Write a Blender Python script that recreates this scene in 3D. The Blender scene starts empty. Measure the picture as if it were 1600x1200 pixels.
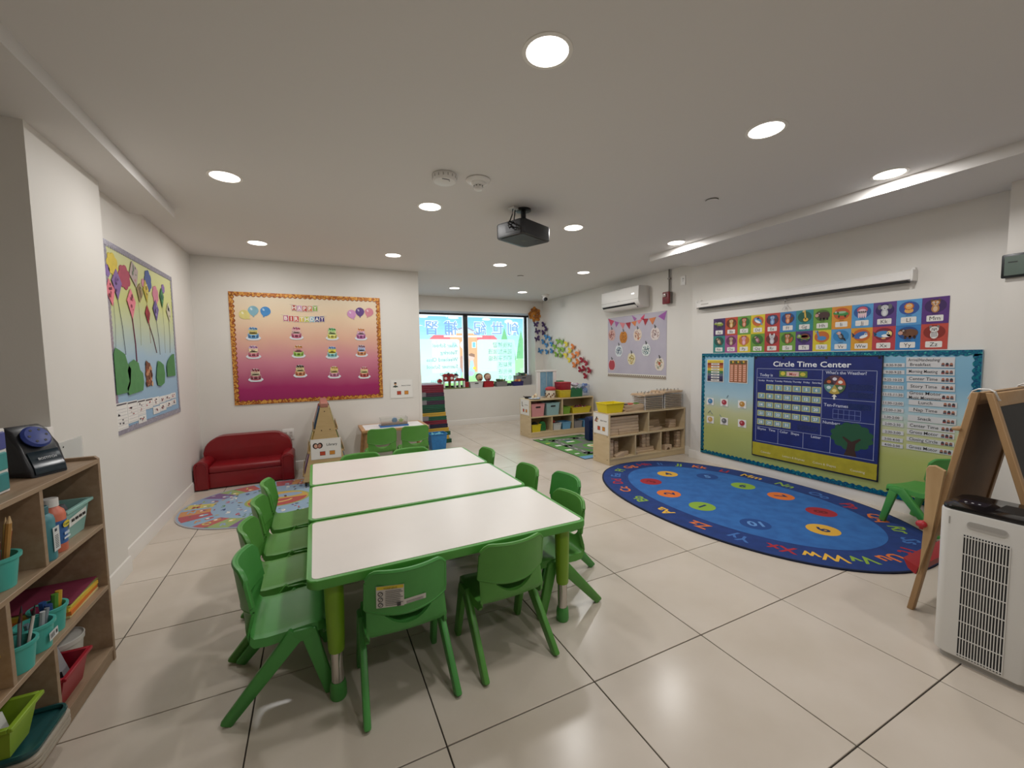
import bpy, bmesh, math, random
from mathutils import Vector, Matrix
random.seed(7)
SC = bpy.context.scene
COL = SC.collection
PI = math.pi
# ---------------------------------------------------------------- camera
CAM_F, CAM_YAW, CAM_PITCH, CAM_ROLL, CAM_H = 639.1, 0.4485, -0.0677, -0.0151, 1.3076
cam_d = bpy.data.cameras.new('camera'); cam = bpy.data.objects.new('camera', cam_d); COL.objects.link(cam)
cam_d.sensor_width = 36; cam_d.sensor_fit = 'HORIZONTAL'; cam_d.lens = CAM_F / 1600 * 36; cam_d.clip_start = 0.02
_f = Vector((math.sin(CAM_YAW) * math.cos(CAM_PITCH), math.cos(CAM_YAW) * math.cos(CAM_PITCH), math.sin(CAM_PITCH)))
_r = Vector((math.cos(CAM_YAW), -math.sin(CAM_YAW), 0)); _u = _r.cross(_f)
_r2 = _r * math.cos(CAM_ROLL) + _u * math.sin(CAM_ROLL); _u2 = -_r * math.sin(CAM_ROLL) + _u * math.cos(CAM_ROLL)
cam.matrix_world = Matrix(((_r2.x, _u2.x, -_f.x, 0), (_r2.y, _u2.y, -_f.y, 0), (_r2.z, _u2.z, -_f.z, CAM_H), (0, 0, 0, 1)))
SC.camera = cam
# ---------------------------------------------------------------- daylight and exposure
world = bpy.data.worlds.new('daylight'); SC.world = world; world.use_nodes = True
_bg = world.node_tree.nodes['Background']; _bg.inputs['Color'].default_value = (0.80, 0.92, 1.0, 1); _bg.inputs['Strength'].default_value = 1.9
DOWNLIGHT_W = 7.1
SC.view_settings.view_transform = 'Standard'; SC.view_settings.look = 'None'
SC.view_settings.exposure = 0.0; SC.view_settings.gamma = 1.0; SC.view_settings.use_curve_mapping = False

# ---------------------------------------------------------------- colour and materials
def lin(h):
    h = h.lstrip('#')
    o = []
    for i in (0, 2, 4):
        c = int(h[i:i + 2], 16) / 255
        o.append(c / 12.92 if c <= 0.04045 else ((c + 0.055) / 1.055) ** 2.4)
    return (o[0], o[1], o[2], 1.0)
MATS = {}
def mat(name, col, rough=0.5, metal=0.0, col2=None, scale=6.0, bump=0.0, bscale=60.0, spec=0.5, trans=0.0, alpha=1.0, stretch=None, coat=0.0, emit=None, lo=0.35, hi=0.7, rand=0.0, world=False):
    if name in MATS: return MATS[name]
    m = bpy.data.materials.new(name); m.use_nodes = True; nt = m.node_tree; b = nt.nodes['Principled BSDF']
    b.inputs['Base Color'].default_value = lin(col); b.inputs['Roughness'].default_value = rough; b.inputs['Metallic'].default_value = metal
    b.inputs['Specular IOR Level'].default_value = spec; b.inputs['Coat Weight'].default_value = coat
    b.inputs['Transmission Weight'].default_value = trans; b.inputs['Alpha'].default_value = alpha
    tc = None
    def coords():
        nonlocal tc
        if tc is None:
            tc = nt.nodes.new('ShaderNodeTexCoord')
        mp = nt.nodes.new('ShaderNodeMapping'); nt.links.new((nt.nodes.new('ShaderNodeNewGeometry').outputs['Position'] if world else tc.outputs['Object']), mp.inputs['Vector'])
        if stretch: mp.inputs['Scale'].default_value = stretch
        return mp.outputs['Vector']
    if col2:
        n = nt.nodes.new('ShaderNodeTexNoise'); n.inputs['Scale'].default_value = scale; n.inputs['Detail'].default_value = 5
        nt.links.new(coords(), n.inputs['Vector'])
        r = nt.nodes.new('ShaderNodeValToRGB'); r.color_ramp.elements[0].position = lo; r.color_ramp.elements[1].position = hi
        r.color_ramp.elements[0].color = lin(col); r.color_ramp.elements[1].color = lin(col2)
        nt.links.new(n.outputs['Fac'], r.inputs['Fac']); out = r.outputs['Color']
        if rand:
            oi = nt.nodes.new('ShaderNodeObjectInfo'); mr = nt.nodes.new('ShaderNodeMapRange')
            mr.inputs['To Min'].default_value = 1 - rand; mr.inputs['To Max'].default_value = 1 + rand
            nt.links.new(oi.outputs['Random'], mr.inputs['Value'])
            hs = nt.nodes.new('ShaderNodeHueSaturation'); nt.links.new(mr.outputs['Result'], hs.inputs['Value']); nt.links.new(out, hs.inputs['Color']); out = hs.outputs['Color']
        nt.links.new(out, b.inputs['Base Color'])
    if bump:
        n2 = nt.nodes.new('ShaderNodeTexNoise'); n2.inputs['Scale'].default_value = bscale; n2.inputs['Detail'].default_value = 3
        nt.links.new(coords(), n2.inputs['Vector'])
        bp = nt.nodes.new('ShaderNodeBump'); bp.inputs['Strength'].default_value = bump; bp.inputs['Distance'].default_value = 0.004
        nt.links.new(n2.outputs['Fac'], bp.inputs['Height']); nt.links.new(bp.outputs['Normal'], b.inputs['Normal'])
    if emit:
        b.inputs['Emission Color'].default_value = lin(emit[0]); b.inputs['Emission Strength'].default_value = emit[1]
    MATS[name] = m; return m
def gradient(name, stops, axis, z0, z1, rough=0.6):
    """printed backing paper: colour runs along one object axis"""
    m = bpy.data.materials.new(name); m.use_nodes = True; nt = m.node_tree; b = nt.nodes['Principled BSDF']; b.inputs['Roughness'].default_value = rough
    tc = nt.nodes.new('ShaderNodeTexCoord'); sp = nt.nodes.new('ShaderNodeSeparateXYZ'); nt.links.new(tc.outputs['Object'], sp.inputs[0])
    mr = nt.nodes.new('ShaderNodeMapRange'); mr.inputs['From Min'].default_value = z0; mr.inputs['From Max'].default_value = z1
    nt.links.new(sp.outputs[axis], mr.inputs['Value'])
    n = nt.nodes.new('ShaderNodeTexNoise'); n.inputs['Scale'].default_value = 2.5; nt.links.new(tc.outputs['Object'], n.inputs['Vector'])
    ma = nt.nodes.new('ShaderNodeMath'); ma.operation = 'MULTIPLY_ADD'; ma.inputs[1].default_value = 0.12; nt.links.new(n.outputs['Fac'], ma.inputs[0])
    nt.links.new(mr.outputs['Result'], ma.inputs[2])
    mb = nt.nodes.new('ShaderNodeMath'); mb.operation = 'SUBTRACT'; mb.inputs[1].default_value = 0.06; nt.links.new(ma.outputs[0], mb.inputs[0])
    r = nt.nodes.new('ShaderNodeValToRGB'); cr = r.color_ramp
    cr.elements[0].position = stops[0][0]; cr.elements[0].color = lin(stops[0][1]); cr.elements[1].position = stops[-1][0]; cr.elements[1].color = lin(stops[-1][1])
    for p, c in stops[1:-1]: e = cr.elements.new(p); e.color = lin(c)
    nt.links.new(mb.outputs[0], r.inputs['Fac']); nt.links.new(r.outputs['Color'], b.inputs['Base Color']); return m
def attr_mat(name, rough=0.55, film=False):
    m = bpy.data.materials.new(name); m.use_nodes = True; nt = m.node_tree; b = nt.nodes['Principled BSDF']; b.inputs['Roughness'].default_value = rough
    a = nt.nodes.new('ShaderNodeAttribute'); a.attribute_name = 'Col'
    if film:
        nt.nodes.remove(b); t = nt.nodes.new('ShaderNodeBsdfTranslucent'); nt.links.new(a.outputs['Color'], t.inputs['Color'])
        d = nt.nodes.new('ShaderNodeBsdfDiffuse'); nt.links.new(a.outputs['Color'], d.inputs['Color'])
        mx = nt.nodes.new('ShaderNodeMixShader'); mx.inputs[0].default_value = 0.12
        nt.links.new(t.outputs[0], mx.inputs[1]); nt.links.new(d.outputs[0], mx.inputs[2]); nt.links.new(mx.outputs[0], nt.nodes['Material Output'].inputs['Surface'])
    else:
        nt.links.new(a.outputs['Color'], b.inputs['Base Color'])
    return m
def glitter(name, cols, rough=0.3, scale=55.0):
    m = bpy.data.materials.new(name); m.use_nodes = True; nt = m.node_tree; b = nt.nodes['Principled BSDF']; b.inputs['Roughness'].default_value = rough; b.inputs['Metallic'].default_value = 0.25
    tc = nt.nodes.new('ShaderNodeTexCoord'); v = nt.nodes.new('ShaderNodeTexVoronoi'); v.inputs['Scale'].default_value = scale; nt.links.new(tc.outputs['Object'], v.inputs['Vector'])
    sp = nt.nodes.new('ShaderNodeSeparateXYZ'); nt.links.new(v.outputs['Color'], sp.inputs[0])
    r = nt.nodes.new('ShaderNodeValToRGB'); cr = r.color_ramp; cr.interpolation = 'CONSTANT'
    cr.elements[0].color = lin(cols[0][1]); cr.elements[0].position = 0; cr.elements[1].position = cols[-1][0]; cr.elements[1].color = lin(cols[-1][1])
    for p, c in cols[1:-1]: e = cr.elements.new(p); e.color = lin(c)
    nt.links.new(sp.outputs[0], r.inputs['Fac']); nt.links.new(r.outputs['Color'], b.inputs['Base Color']); return m
PRINT = attr_mat('printed_paper'); FILM = attr_mat('window_film', film=True); RUGPRINT = attr_mat('rug_pile', 0.95)

# ---------------------------------------------------------------- mesh helpers
class MB:
    def __init__(s): s.bm = bmesh.new()
    def _bev(s, vs, bev, seg):
        if bev > 0:
            es = {e for v in vs for e in v.link_edges}
            bmesh.ops.bevel(s.bm, geom=list(es), offset=bev, segments=seg, profile=0.5, affect='EDGES', clamp_overlap=True)
    def box(s, x0, x1, y0, y1, z0, z1, bev=0, seg=1):
        vs = [s.bm.verts.new(p) for p in ((x0,y0,z0),(x1,y0,z0),(x1,y1,z0),(x0,y1,z0),(x0,y0,z1),(x1,y0,z1),(x1,y1,z1),(x0,y1,z1))]
        for f in ((3,2,1,0),(4,5,6,7),(0,1,5,4),(1,2,6,5),(2,3,7,6),(3,0,4,7)): s.bm.faces.new([vs[i] for i in f])
        s._bev(vs, bev, seg); return s
    def hexa(s, p, bev=0, seg=1):
        """8 corner points ordered like box()"""
        vs = [s.bm.verts.new(q) for q in p]
        for f in ((3,2,1,0),(4,5,6,7),(0,1,5,4),(1,2,6,5),(2,3,7,6),(3,0,4,7)): s.bm.faces.new([vs[i] for i in f])
        s._bev(vs, bev, seg); return s
    def taper(s, cx, cy, z0, z1, a0, b0, a1, b1, bev=0, seg=1):
        return s.hexa([(cx-a0,cy-b0,z0),(cx+a0,cy-b0,z0),(cx+a0,cy+b0,z0),(cx-a0,cy+b0,z0),(cx-a1,cy-b1,z1),(cx+a1,cy-b1,z1),(cx+a1,cy+b1,z1),(cx-a1,cy+b1,z1)], bev, seg)
    def prism(s, pts, axis, a0, a1, bev=0, seg=1):
        def mk(p, a): return {'z': (p[0], p[1], a), 'y': (p[0], a, p[1]), 'x': (a, p[0], p[1])}[axis]
        A = [s.bm.verts.new(mk(p, a0)) for p in pts]; B = [s.bm.verts.new(mk(p, a1)) for p in pts]; n = len(pts)
        s.bm.faces.new(A); s.bm.faces.new(B[::-1])
        for i in range(n): s.bm.faces.new((A[i], B[i], B[(i+1) % n], A[(i+1) % n]))
        if bev > 0:
            es = {e for v in A for e in v.link_edges if e.other_vert(v) in A} | {e for v in B for e in v.link_edges if e.other_vert(v) in B}
            bmesh.ops.bevel(s.bm, geom=list(es), offset=bev, segments=seg, profile=0.5, affect='EDGES', clamp_overlap=True)
        return s
    def lathe(s, prof, n=20, c=(0, 0, 0), sx=1.0, sy=1.0, rot=None):
        rings = []
        for r, z in prof:
            ring = []
            for i in range(n):
                a = 2 * PI * i / n; v = Vector((r * math.cos(a) * sx, r * math.sin(a) * sy, z))
                if rot is not None: v = rot @ v
                ring.append(s.bm.verts.new((v.x + c[0], v.y + c[1], v.z + c[2])))
            rings.append(ring)
        for a, b in zip(rings, rings[1:]):
            for i in range(n): s.bm.faces.new((a[i], a[(i+1) % n], b[(i+1) % n], b[i]))
        s.bm.faces.new(rings[0][::-1]); s.bm.faces.new(rings[-1]); return s
    def tube(s, path, r, n=8, flat=None, up=(0, 0, 1)):
        """sweep; flat=(a,b) gives an oval section: a along side, b along up"""
        P = [Vector(p) for p in path]; R = r if isinstance(r, (list, tuple)) else [r] * len(P); rings = []
        for i, p in enumerate(P):
            t = (P[min(i+1, len(P)-1)] - P[max(i-1, 0)]).normalized(); u = Vector(up)
            if abs(t.dot(u)) > 0.95: u = Vector((1, 0, 0))
            a = t.cross(u).normalized(); b = a.cross(t).normalized(); fa, fb = flat or (1, 1)
            rings.append([s.bm.verts.new(p + a * (math.cos(2*PI*k/n) * R[i] * fa) + b * (math.sin(2*PI*k/n) * R[i] * fb)) for k in range(n)])
        for A, B in zip(rings, rings[1:]):
            for k in range(n): s.bm.faces.new((A[k], A[(k+1) % n], B[(k+1) % n], B[k]))
        s.bm.faces.new(rings[0][::-1]); s.bm.faces.new(rings[-1]); return s
    def strap(s, path, w, h, up=(1, 0, 0), bev=0.004):
        """rectangular bar along a 2-point path: w across `up`, h along `up`; per-end sizes allowed"""
        a, b = Vector(path[0]), Vector(path[1]); t = (b - a).normalized(); u = Vector(up); v = t.cross(u).normalized(); u = v.cross(t).normalized() * -1
        W = w if isinstance(w, tuple) else (w, w); Hh = h if isinstance(h, tuple) else (h, h); pts = []
        for p, ww, hh in ((a, W[0], Hh[0]), (b, W[1], Hh[1])):
            pts += [p - v*ww/2 - u*hh/2, p + v*ww/2 - u*hh/2, p + v*ww/2 + u*hh/2, p - v*ww/2 + u*hh/2]
        return s.hexa(pts, bev, 2)
    def sheet(s, g, th, hole=None):
        """thick sheet over a grid of points; hole(i,j) drops a cell"""
        n, m = len(g), len(g[0]); G = [[Vector(p) for p in row] for row in g]; top, bot = [], []
        for i in range(n):
            ta, tb = [], []
            for j in range(m):
                du = G[min(i+1, n-1)][j] - G[max(i-1, 0)][j]; dv = G[i][min(j+1, m-1)] - G[i][max(j-1, 0)]
                nn = du.cross(dv).normalized() * (th / 2); ta.append(s.bm.verts.new(G[i][j] + nn)); tb.append(s.bm.verts.new(G[i][j] - nn))
            top.append(ta); bot.append(tb)
        cells = {(i, j) for i in range(n-1) for j in range(m-1) if not (hole and hole(i, j))}
        for i, j in cells:
            s.bm.faces.new((top[i][j], top[i+1][j], top[i+1][j+1], top[i][j+1])); s.bm.faces.new((bot[i][j+1], bot[i+1][j+1], bot[i+1][j], bot[i][j]))
            for di, dj, a, b in ((-1,0,(i,j),(i,j+1)), (1,0,(i+1,j+1),(i+1,j)), (0,-1,(i+1,j),(i,j)), (0,1,(i,j+1),(i+1,j+1))):
                if (i+di, j+dj) not in cells:
                    s.bm.faces.new((top[a[0]][a[1]], top[b[0]][b[1]], bot[b[0]][b[1]], bot[a[0]][a[1]]))
        return s
    def ball(s, c, r, rz=None, n=12, ry=None):
        rz = rz or r; ry = ry or r; m = max(6, n // 2 + 1)
        return s.lathe([(max(1e-4, math.sin(PI*i/m)), -math.cos(PI*i/m) * rz) for i in range(m + 1)], n, c, r, ry)
    def build(s, name, material, parent=None, ang=38):
        bmesh.ops.recalc_face_normals(s.bm, faces=s.bm.faces)
        me = bpy.data.meshes.new(name); s.bm.to_mesh(me); s.bm.free()
        me.polygons.foreach_set('use_smooth', [True] * len(me.polygons)); me.set_sharp_from_angle(angle=math.radians(ang))
        me.materials.append(material); o = bpy.data.objects.new(name, me); COL.objects.link(o)
        if parent: o.parent = parent
        return o
def tag(o, label=None, cat=None, group=None, kind=None):
    if label: o['label'] = label
    if cat: o['category'] = cat
    if group: o['group'] = group
    if kind: o['kind'] = kind
    return o
def thing(name, label, cat, loc=(0, 0, 0), rz=0.0, group=None):
    o = bpy.data.objects.new(name, None); COL.objects.link(o); o.location = loc; o.rotation_euler = (0, 0, rz); o.empty_display_size = 0.1
    return tag(o, label, cat, group)
def dup(root, label, loc, rz=0.0):
    def cp(o, par):
        c = o.copy(); COL.objects.link(c); c.parent = par
        for ch in list(o.children): cp(ch, c)
        return c
    r = cp(root, None); r.location = loc; r.rotation_euler = (0, 0, rz); r['label'] = label; return r
ORD = ['first', 'second', 'third', 'fourth', 'fifth', 'sixth', 'seventh', 'eighth', 'ninth', 'tenth', 'eleventh', 'twelfth', 'thirteenth', 'fourteenth', 'fifteenth', 'sixteenth', 'seventeenth', 'eighteenth']
# flat prints -----------------------------------------------------
_TXT = {}
def textmesh(t, bold):
    k = (t, bold)
    if k not in _TXT:
        c = bpy.data.curves.new('lettering', 'FONT'); c.body = t; c.resolution_u = 2; c.offset = bold; ob = bpy.data.objects.new('lettering', c)
        me = ob.to_mesh(); V_ = [(v.co.x, v.co.y) for v in me.vertices]; F_ = [tuple(p.vertices) for p in me.polygons]
        ob.to_mesh_clear(); bpy.data.objects.remove(ob); bpy.data.curves.remove(c)
        xs = [v[0] for v in V_] or [0]; ys = [v[1] for v in V_] or [0]
        _TXT[k] = (V_, F_, min(xs), max(xs), min(ys), max(ys))
    return _TXT[k]
class Art:
    """flat print of coloured shapes; local x right, second axis up; layers lie 0.3 mm apart"""
    def __init__(s, mode='wall'): s.v, s.f, s.c, s.mode = [], [], [], mode
    def poly(s, pts, col, l=1):
        b = len(s.v); s.v += [(p[0], p[1], l) for p in pts]; s.f.append(tuple(range(b, b + len(pts)))); s.c.append(lin(col)); return s
    def rect(s, x0, y0, x1, y1, col, l=1): return s.poly([(x0,y0),(x1,y0),(x1,y1),(x0,y1)], col, l)
    def rrect(s, x0, y0, x1, y1, r, col, l=1):
        pts = []
        for cx, cy, a0 in ((x1-r,y0+r,-90),(x1-r,y1-r,0),(x0+r,y1-r,90),(x0+r,y0+r,180)):
            pts += [(cx + r*math.cos(math.radians(a0+k*30)), cy + r*math.sin(math.radians(a0+k*30))) for k in range(4)]
        return s.poly(pts, col, l)
    def ell(s, cx, cy, rx, ry, col, l=1, n=14, rot=0.0, a0=0.0, a1=2*PI):
        full = abs(a1 - a0 - 2*PI) < 1e-6; N = n if full else n + 1; cr, sr = math.cos(rot), math.sin(rot); pts = []
        for i in range(N):
            a = a0 + (a1 - a0) * i / n; x, y = rx*math.cos(a), ry*math.sin(a); pts.append((cx + x*cr - y*sr, cy + x*sr + y*cr))
        return s.poly(pts, col, l)
    def line(s, x0, y0, x1, y1, w, col, l=1):
        dx, dy = x1-x0, y1-y0; L = math.hypot(dx, dy) or 1; nx, ny = -dy/L*w/2, dx/L*w/2
        return s.poly([(x0+nx,y0+ny),(x0-nx,y0-ny),(x1-nx,y1-ny),(x1+nx,y1+ny)], col, l)
    def frame(s, x0, y0, x1, y1, w, col, l=1):
        for a in ((x0,y0,x1,y0+w),(x0,y1-w,x1,y1),(x0,y0+w,x0+w,y1-w),(x1-w,y0+w,x1,y1-w)): s.rect(*a, col, l)
        return s
    def text(s, t, x, y, h, col, l=2, align='c', bold=0.0, w=None, rot=0.0, mirror=False):
        """h = capital height (0.73 of the font size); y = baseline"""
        V_, F_, x0, x1, y0, y1 = textmesh(t, bold); k = h / 0.73; kx = k
        if w: kx = min(k, w / max(1e-6, (x1 - x0))) if w > 0 else -w / max(1e-6, (x1 - x0))
        ox = {'c': -(x0 + x1) / 2, 'l': -x0, 'r': -x1}[align]; b = len(s.v); cr, sr = math.cos(rot), math.sin(rot); m = -1 if mirror else 1
        for p in V_:
            X, Y = (p[0] + ox) * kx * m, p[1] * k; s.v.append((x + X*cr - Y*sr, y + X*sr + Y*cr, l))
        for f in F_: s.f.append(tuple(i + b for i in f)); s.c.append(lin(col))
        return s
    def flatten(s, x0, y0, x1, y1, nx, ny):
        """one-layer version: the top colour of every cell, joined in runs"""
        import numpy as np
        gx = x0 + (np.arange(nx) + .5) * (x1-x0)/nx; gy = y0 + (np.arange(ny) + .5) * (y1-y0)/ny; top = np.zeros((ny, nx, 3)); has = np.zeros((ny, nx), bool)
        order = sorted(range(len(s.f)), key=lambda i: s.v[s.f[i][0]][2])
        for i in order:
            p = [s.v[k] for k in s.f[i]]; xs = [q[0] for q in p]; ys = [q[1] for q in p]
            i0, i1 = np.searchsorted(gx, (min(xs), max(xs))); j0, j1 = np.searchsorted(gy, (min(ys), max(ys)))
            if i1 <= i0 or j1 <= j0: continue
            X, Y = np.meshgrid(gx[i0:i1], gy[j0:j1]); ins = np.zeros(X.shape, bool)
            for a, b in zip(p, p[1:] + p[:1]):
                if a[1] == b[1]: continue
                ins ^= ((a[1] > Y) != (b[1] > Y)) & (X < (b[0]-a[0])*(Y-a[1])/(b[1]-a[1]) + a[0])
            c = np.array(s.c[i]); a_ = c[3]; sub = top[j0:j1, i0:i1]; sub[ins] = sub[ins]*(1-a_) + c[:3]*a_; has[j0:j1, i0:i1] |= ins
        o = Art(s.mode); cw, ch = (x1-x0)/nx, (y1-y0)/ny; top = np.round(top, 3); cols = [[tuple(float(q) for q in top[j, i]) + (1.0,) if has[j, i] else None for i in range(nx)] for j in range(ny)]
        for j in range(ny):
            i = 0
            while i < nx:
                k = i; c = cols[j][i]
                while k < nx and cols[j][k] == c: k += 1
                if c is not None:
                    b = len(o.v); xa, xb, ya, yb = x0+i*cw, x0+k*cw, y0+j*ch, y0+(j+1)*ch; o.v += [(xa,ya,1),(xb,ya,1),(xb,yb,1),(xa,yb,1)]; o.f.append((b,b+1,b+2,b+3)); o.c.append(c)
                i = k
        return o
    def build(s, name, parent=None, m=None, off=0.0006, step=0.0003):
        V_ = []
        for x, y, l in s.v: V_.append((x, -(off + l*step), y) if s.mode == 'wall' else (x, y, off + l*step))
        me = bpy.data.meshes.new(name); me.from_pydata(V_, [], s.f); at = me.color_attributes.new('Col', 'FLOAT_COLOR', 'CORNER')
        data = []
        for f, c in zip(s.f, s.c): data += list(c) * len(f)
        at.data.foreach_set('color', data); me.materials.append(m or PRINT); o = bpy.data.objects.new(name, me); COL.objects.link(o)
        if parent: o.parent = parent
        return o
def cutout(name, pts, th, material, parent, y=0.0):
    """a card or paper shape lying against a wall board: local x/z outline, front face at y-th"""
    return MB().prism(pts, 'y', y - th, y).build(name, material, parent)
def oval(cx, cy, rx, ry, n=16): return [(cx + rx*math.cos(2*PI*i/n), cy + ry*math.sin(2*PI*i/n)) for i in range(n)]
def cloud_pts(cx, cy, rx, ry, lobes=7, amp=0.16, n=42): return [(cx + rx*(1+amp*abs(math.sin(lobes*a/2)) - amp)*math.cos(a), cy + ry*(1+amp*abs(math.sin(lobes*a/2)) - amp)*math.sin(a)) for a in [2*PI*i/n for i in range(n)]]
def scallop(name, x0, z0, x1, z1, w, inward, period, amp, material, parent, y=0.0):
    """one border strip: straight outer edge, wavy inner edge"""
    L = math.hypot(x1-x0, z1-z0); n = max(8, int(L / period) * 6); dx, dz = (x1-x0)/L, (z1-z0)/L; out, inn = [], []
    for i in range(n + 1):
        t = L*i/n; k = w + amp*abs(math.sin(PI*t/period)); out.append((x0+dx*t, z0+dz*t)); inn.append((x0+dx*t+inward[0]*k, z0+dz*t+inward[1]*k))
    b = MB(); A = [b.bm.verts.new((p[0], y-0.002, p[1])) for p in out]; B = [b.bm.verts.new((p[0], y-0.002, p[1])) for p in inn]
    C_ = [b.bm.verts.new((p[0], y, p[1])) for p in out]; D = [b.bm.verts.new((p[0], y, p[1])) for p in inn]
    for i in range(n):
        b.bm.faces.new((A[i],A[i+1],B[i+1],B[i])); b.bm.faces.new((C_[i],D[i],D[i+1],C_[i+1])); b.bm.faces.new((B[i],B[i+1],D[i+1],D[i])); b.bm.faces.new((A[i],C_[i],C_[i+1],A[i+1]))
    b.bm.faces.new((A[0],B[0],D[0],C_[0])); b.bm.faces.new((A[n],C_[n],D[n],B[n])); return b.build(name, material, parent)
# ================================================================ the setting
XL, XR, XR2, YB, YF, ZC, ZS = -1.147, 4.235, 4.335, 5.455, 7.49, 2.434, 2.365
XE, XCOL, YCOL, YJOG = 1.275, 4.05, 1.03, 3.63
M_WALL = mat('wall_paint', '#e2ded8', 0.6, col2='#ddd9d2', scale=1.2, bump=0.06, bscale=140)
M_CEIL = mat('ceiling_paint', '#dedbd8', 0.75, bump=0.03, bscale=120)
M_TRIM = mat('trim_paint', '#e4e0da', 0.35)
M_GROUT = mat('grout', '#3c3630', 0.9)
M_TILE = mat('porcelain_tile', '#cfc4b7', 0.23, col2='#c5b9aa', scale=2.6, spec=0.5, rand=0.02, world=True)
M_BLACK = mat('black_plastic', '#15151a', 0.4); M_WHITE = mat('white_plastic', '#e6e3df', 0.35)
M_CHROME = mat('chrome', '#c9c5bf', 0.18, 1.0)
def struct(name, mb, m, label): return tag(mb.build(name, m), label, None, None, 'structure')
fl = struct('floor', MB().box(-2.3, 4.6, -2.4, 7.49, -0.10, -0.005), M_GROUT, 'beige square porcelain tile floor with thin dark joints')
TS, TX0, TY0 = 0.61, -0.8733, 1.2672
def tile_mesh(w, d):
    b = MB(); b.box(-w/2, w/2, -d/2, d/2, -0.006, 0.0, 0.0012); o = b.build('tile', M_TILE, fl); return o
proto_tile = None
for i in range(-3, 9):
    for j in range(-7, 11):
        x0, x1 = TX0 + i*TS + 0.0024, TX0 + (i+1)*TS - 0.0024; y0, y1 = TY0 + j*TS + 0.0024, TY0 + (j+1)*TS - 0.0024
        x0, x1, y0, y1 = max(x0, -2.2), min(x1, XR2), max(y0, -2.3), min(y1, YF)
        if x1 - x0 < 0.02 or y1 - y0 < 0.02: continue
        if abs(x1-x0-TS+0.0048) < 1e-6 and abs(y1-y0-TS+0.0048) < 1e-6:
            if proto_tile is None: proto_tile = tile_mesh(TS-0.0048, TS-0.0048); t = proto_tile
            else: t = proto_tile.copy(); COL.objects.link(t)
        else: t = tile_mesh(x1-x0, y1-y0)
        t.location = ((x0+x1)/2, (y0+y1)/2, 0)
struct('ceiling', MB().box(-2.3, 4.6, -2.4, 7.9, ZC, ZC+0.1), M_CEIL, 'plain white painted ceiling with recessed lights')
struct('trim_1', MB().box(-2.2, -0.885, -2.3, 3.87, ZS, ZC+0.01), M_CEIL, 'shallow dropped soffit along the kite board wall')
struct('trim_2', MB().box(3.505, 4.5, -2.3, 3.60, ZS, ZC+0.01), M_CEIL, 'shallow dropped soffit above the alphabet cards')
struct('wall_left', MB().box(-1.5, XL, 3.27, YB+0.1, 0, ZC), M_WALL, 'white wall with the kite board')
struct('wall_left_pillar', MB().box(-2.3, -1.095, 2.58, 3.27, 0, ZC), M_WALL, 'white pillar beside the wooden shelf')
struct('wall_left_near', MB().box(-2.35, -2.2, -2.4, 2.6, 0, ZC), M_WALL, 'white wall of the recess behind the wooden shelf')
struct('wall_rear', MB().box(-2.3, 4.6, -2.45, -2.3, 0, ZC), M_WALL, 'white wall at the camera end of the room')
struct('wall_back', MB().box(-1.3, XE, YB, 7.6, 0, ZC), M_WALL, 'white wall with the birthday board')
wf = MB(); wf.box(XE-0.05, 4.6, YF, 7.83, 0, 0.70); wf.box(XE-0.05, 4.6, YF, 7.83, 2.175, ZC); wf.box(4.15, 4.6, YF, 7.83, 0.70, 2.175)
struct('wall_far', wf, M_WALL, 'white wall under and around the window')
wr = MB(); wr.box(XR, 4.6, YCOL-0.1, YJOG, 0, ZC); wr.box(XR2, 4.65, YJOG-0.05, 7.9, 0, ZC)
struct('wall_right', wr, M_WALL, 'white wall with the alphabet cards, apple poster and air conditioner')
struct('wall_right_column', MB().box(XCOL, 4.6, -2.4, YCOL, 0, ZC), M_WALL, 'white wall end carrying the dark tablet')
def baseboard(name, pts_face, label):
    """pts_face: list of (axis, face, a0, a1, dir)"""
    b = MB()
    for ax, fc, a0, a1, d in pts_face:
        prof = [(0, 0), (0.012, 0), (0.012, 0.08), (0.009, 0.088), (0.009, 0.094), (0.004, 0.1), (0, 0.1)]
        if ax == 'y': b.prism([(fc + d*p, z) for p, z in prof], 'y', a0, a1)
        else: b.prism([(fc + d*p, z) for p, z in prof], 'x', a0, a1)
    return struct(name, b, M_TRIM, label)
baseboard('baseboard_left', [('y', XL, 3.27, YB, 1), ('y', -1.095, 2.58, 3.282, 1)], 'white baseboard under the kite board')
baseboard('baseboard_back', [('x', YB, XL, XE, -1)], 'white baseboard behind the red sofa')
baseboard('baseboard_far', [('x', YF, XE, XR2, -1)], 'white baseboard under the window')
baseboard('baseboard_right', [('y', XR, YCOL, YJOG+0.012, -1), ('y', XR2, YJOG, YF, -1), ('x', YJOG, XR, XR2, 1)], 'white baseboard under the teal bordered board')
struct('trim_3', MB().box(XE-0.03, XE+0.004, YB-0.004, YB+0.03, 0.1, 1.08), M_TRIM, 'white plastic corner guard beside the nap mats')
struct('trim_4', MB().box(XR2-0.016, XR2, 3.675, 3.705, 0.1, 1.09, 0.003), M_TRIM, 'white cable cover strip running up from the baseboard')
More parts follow.
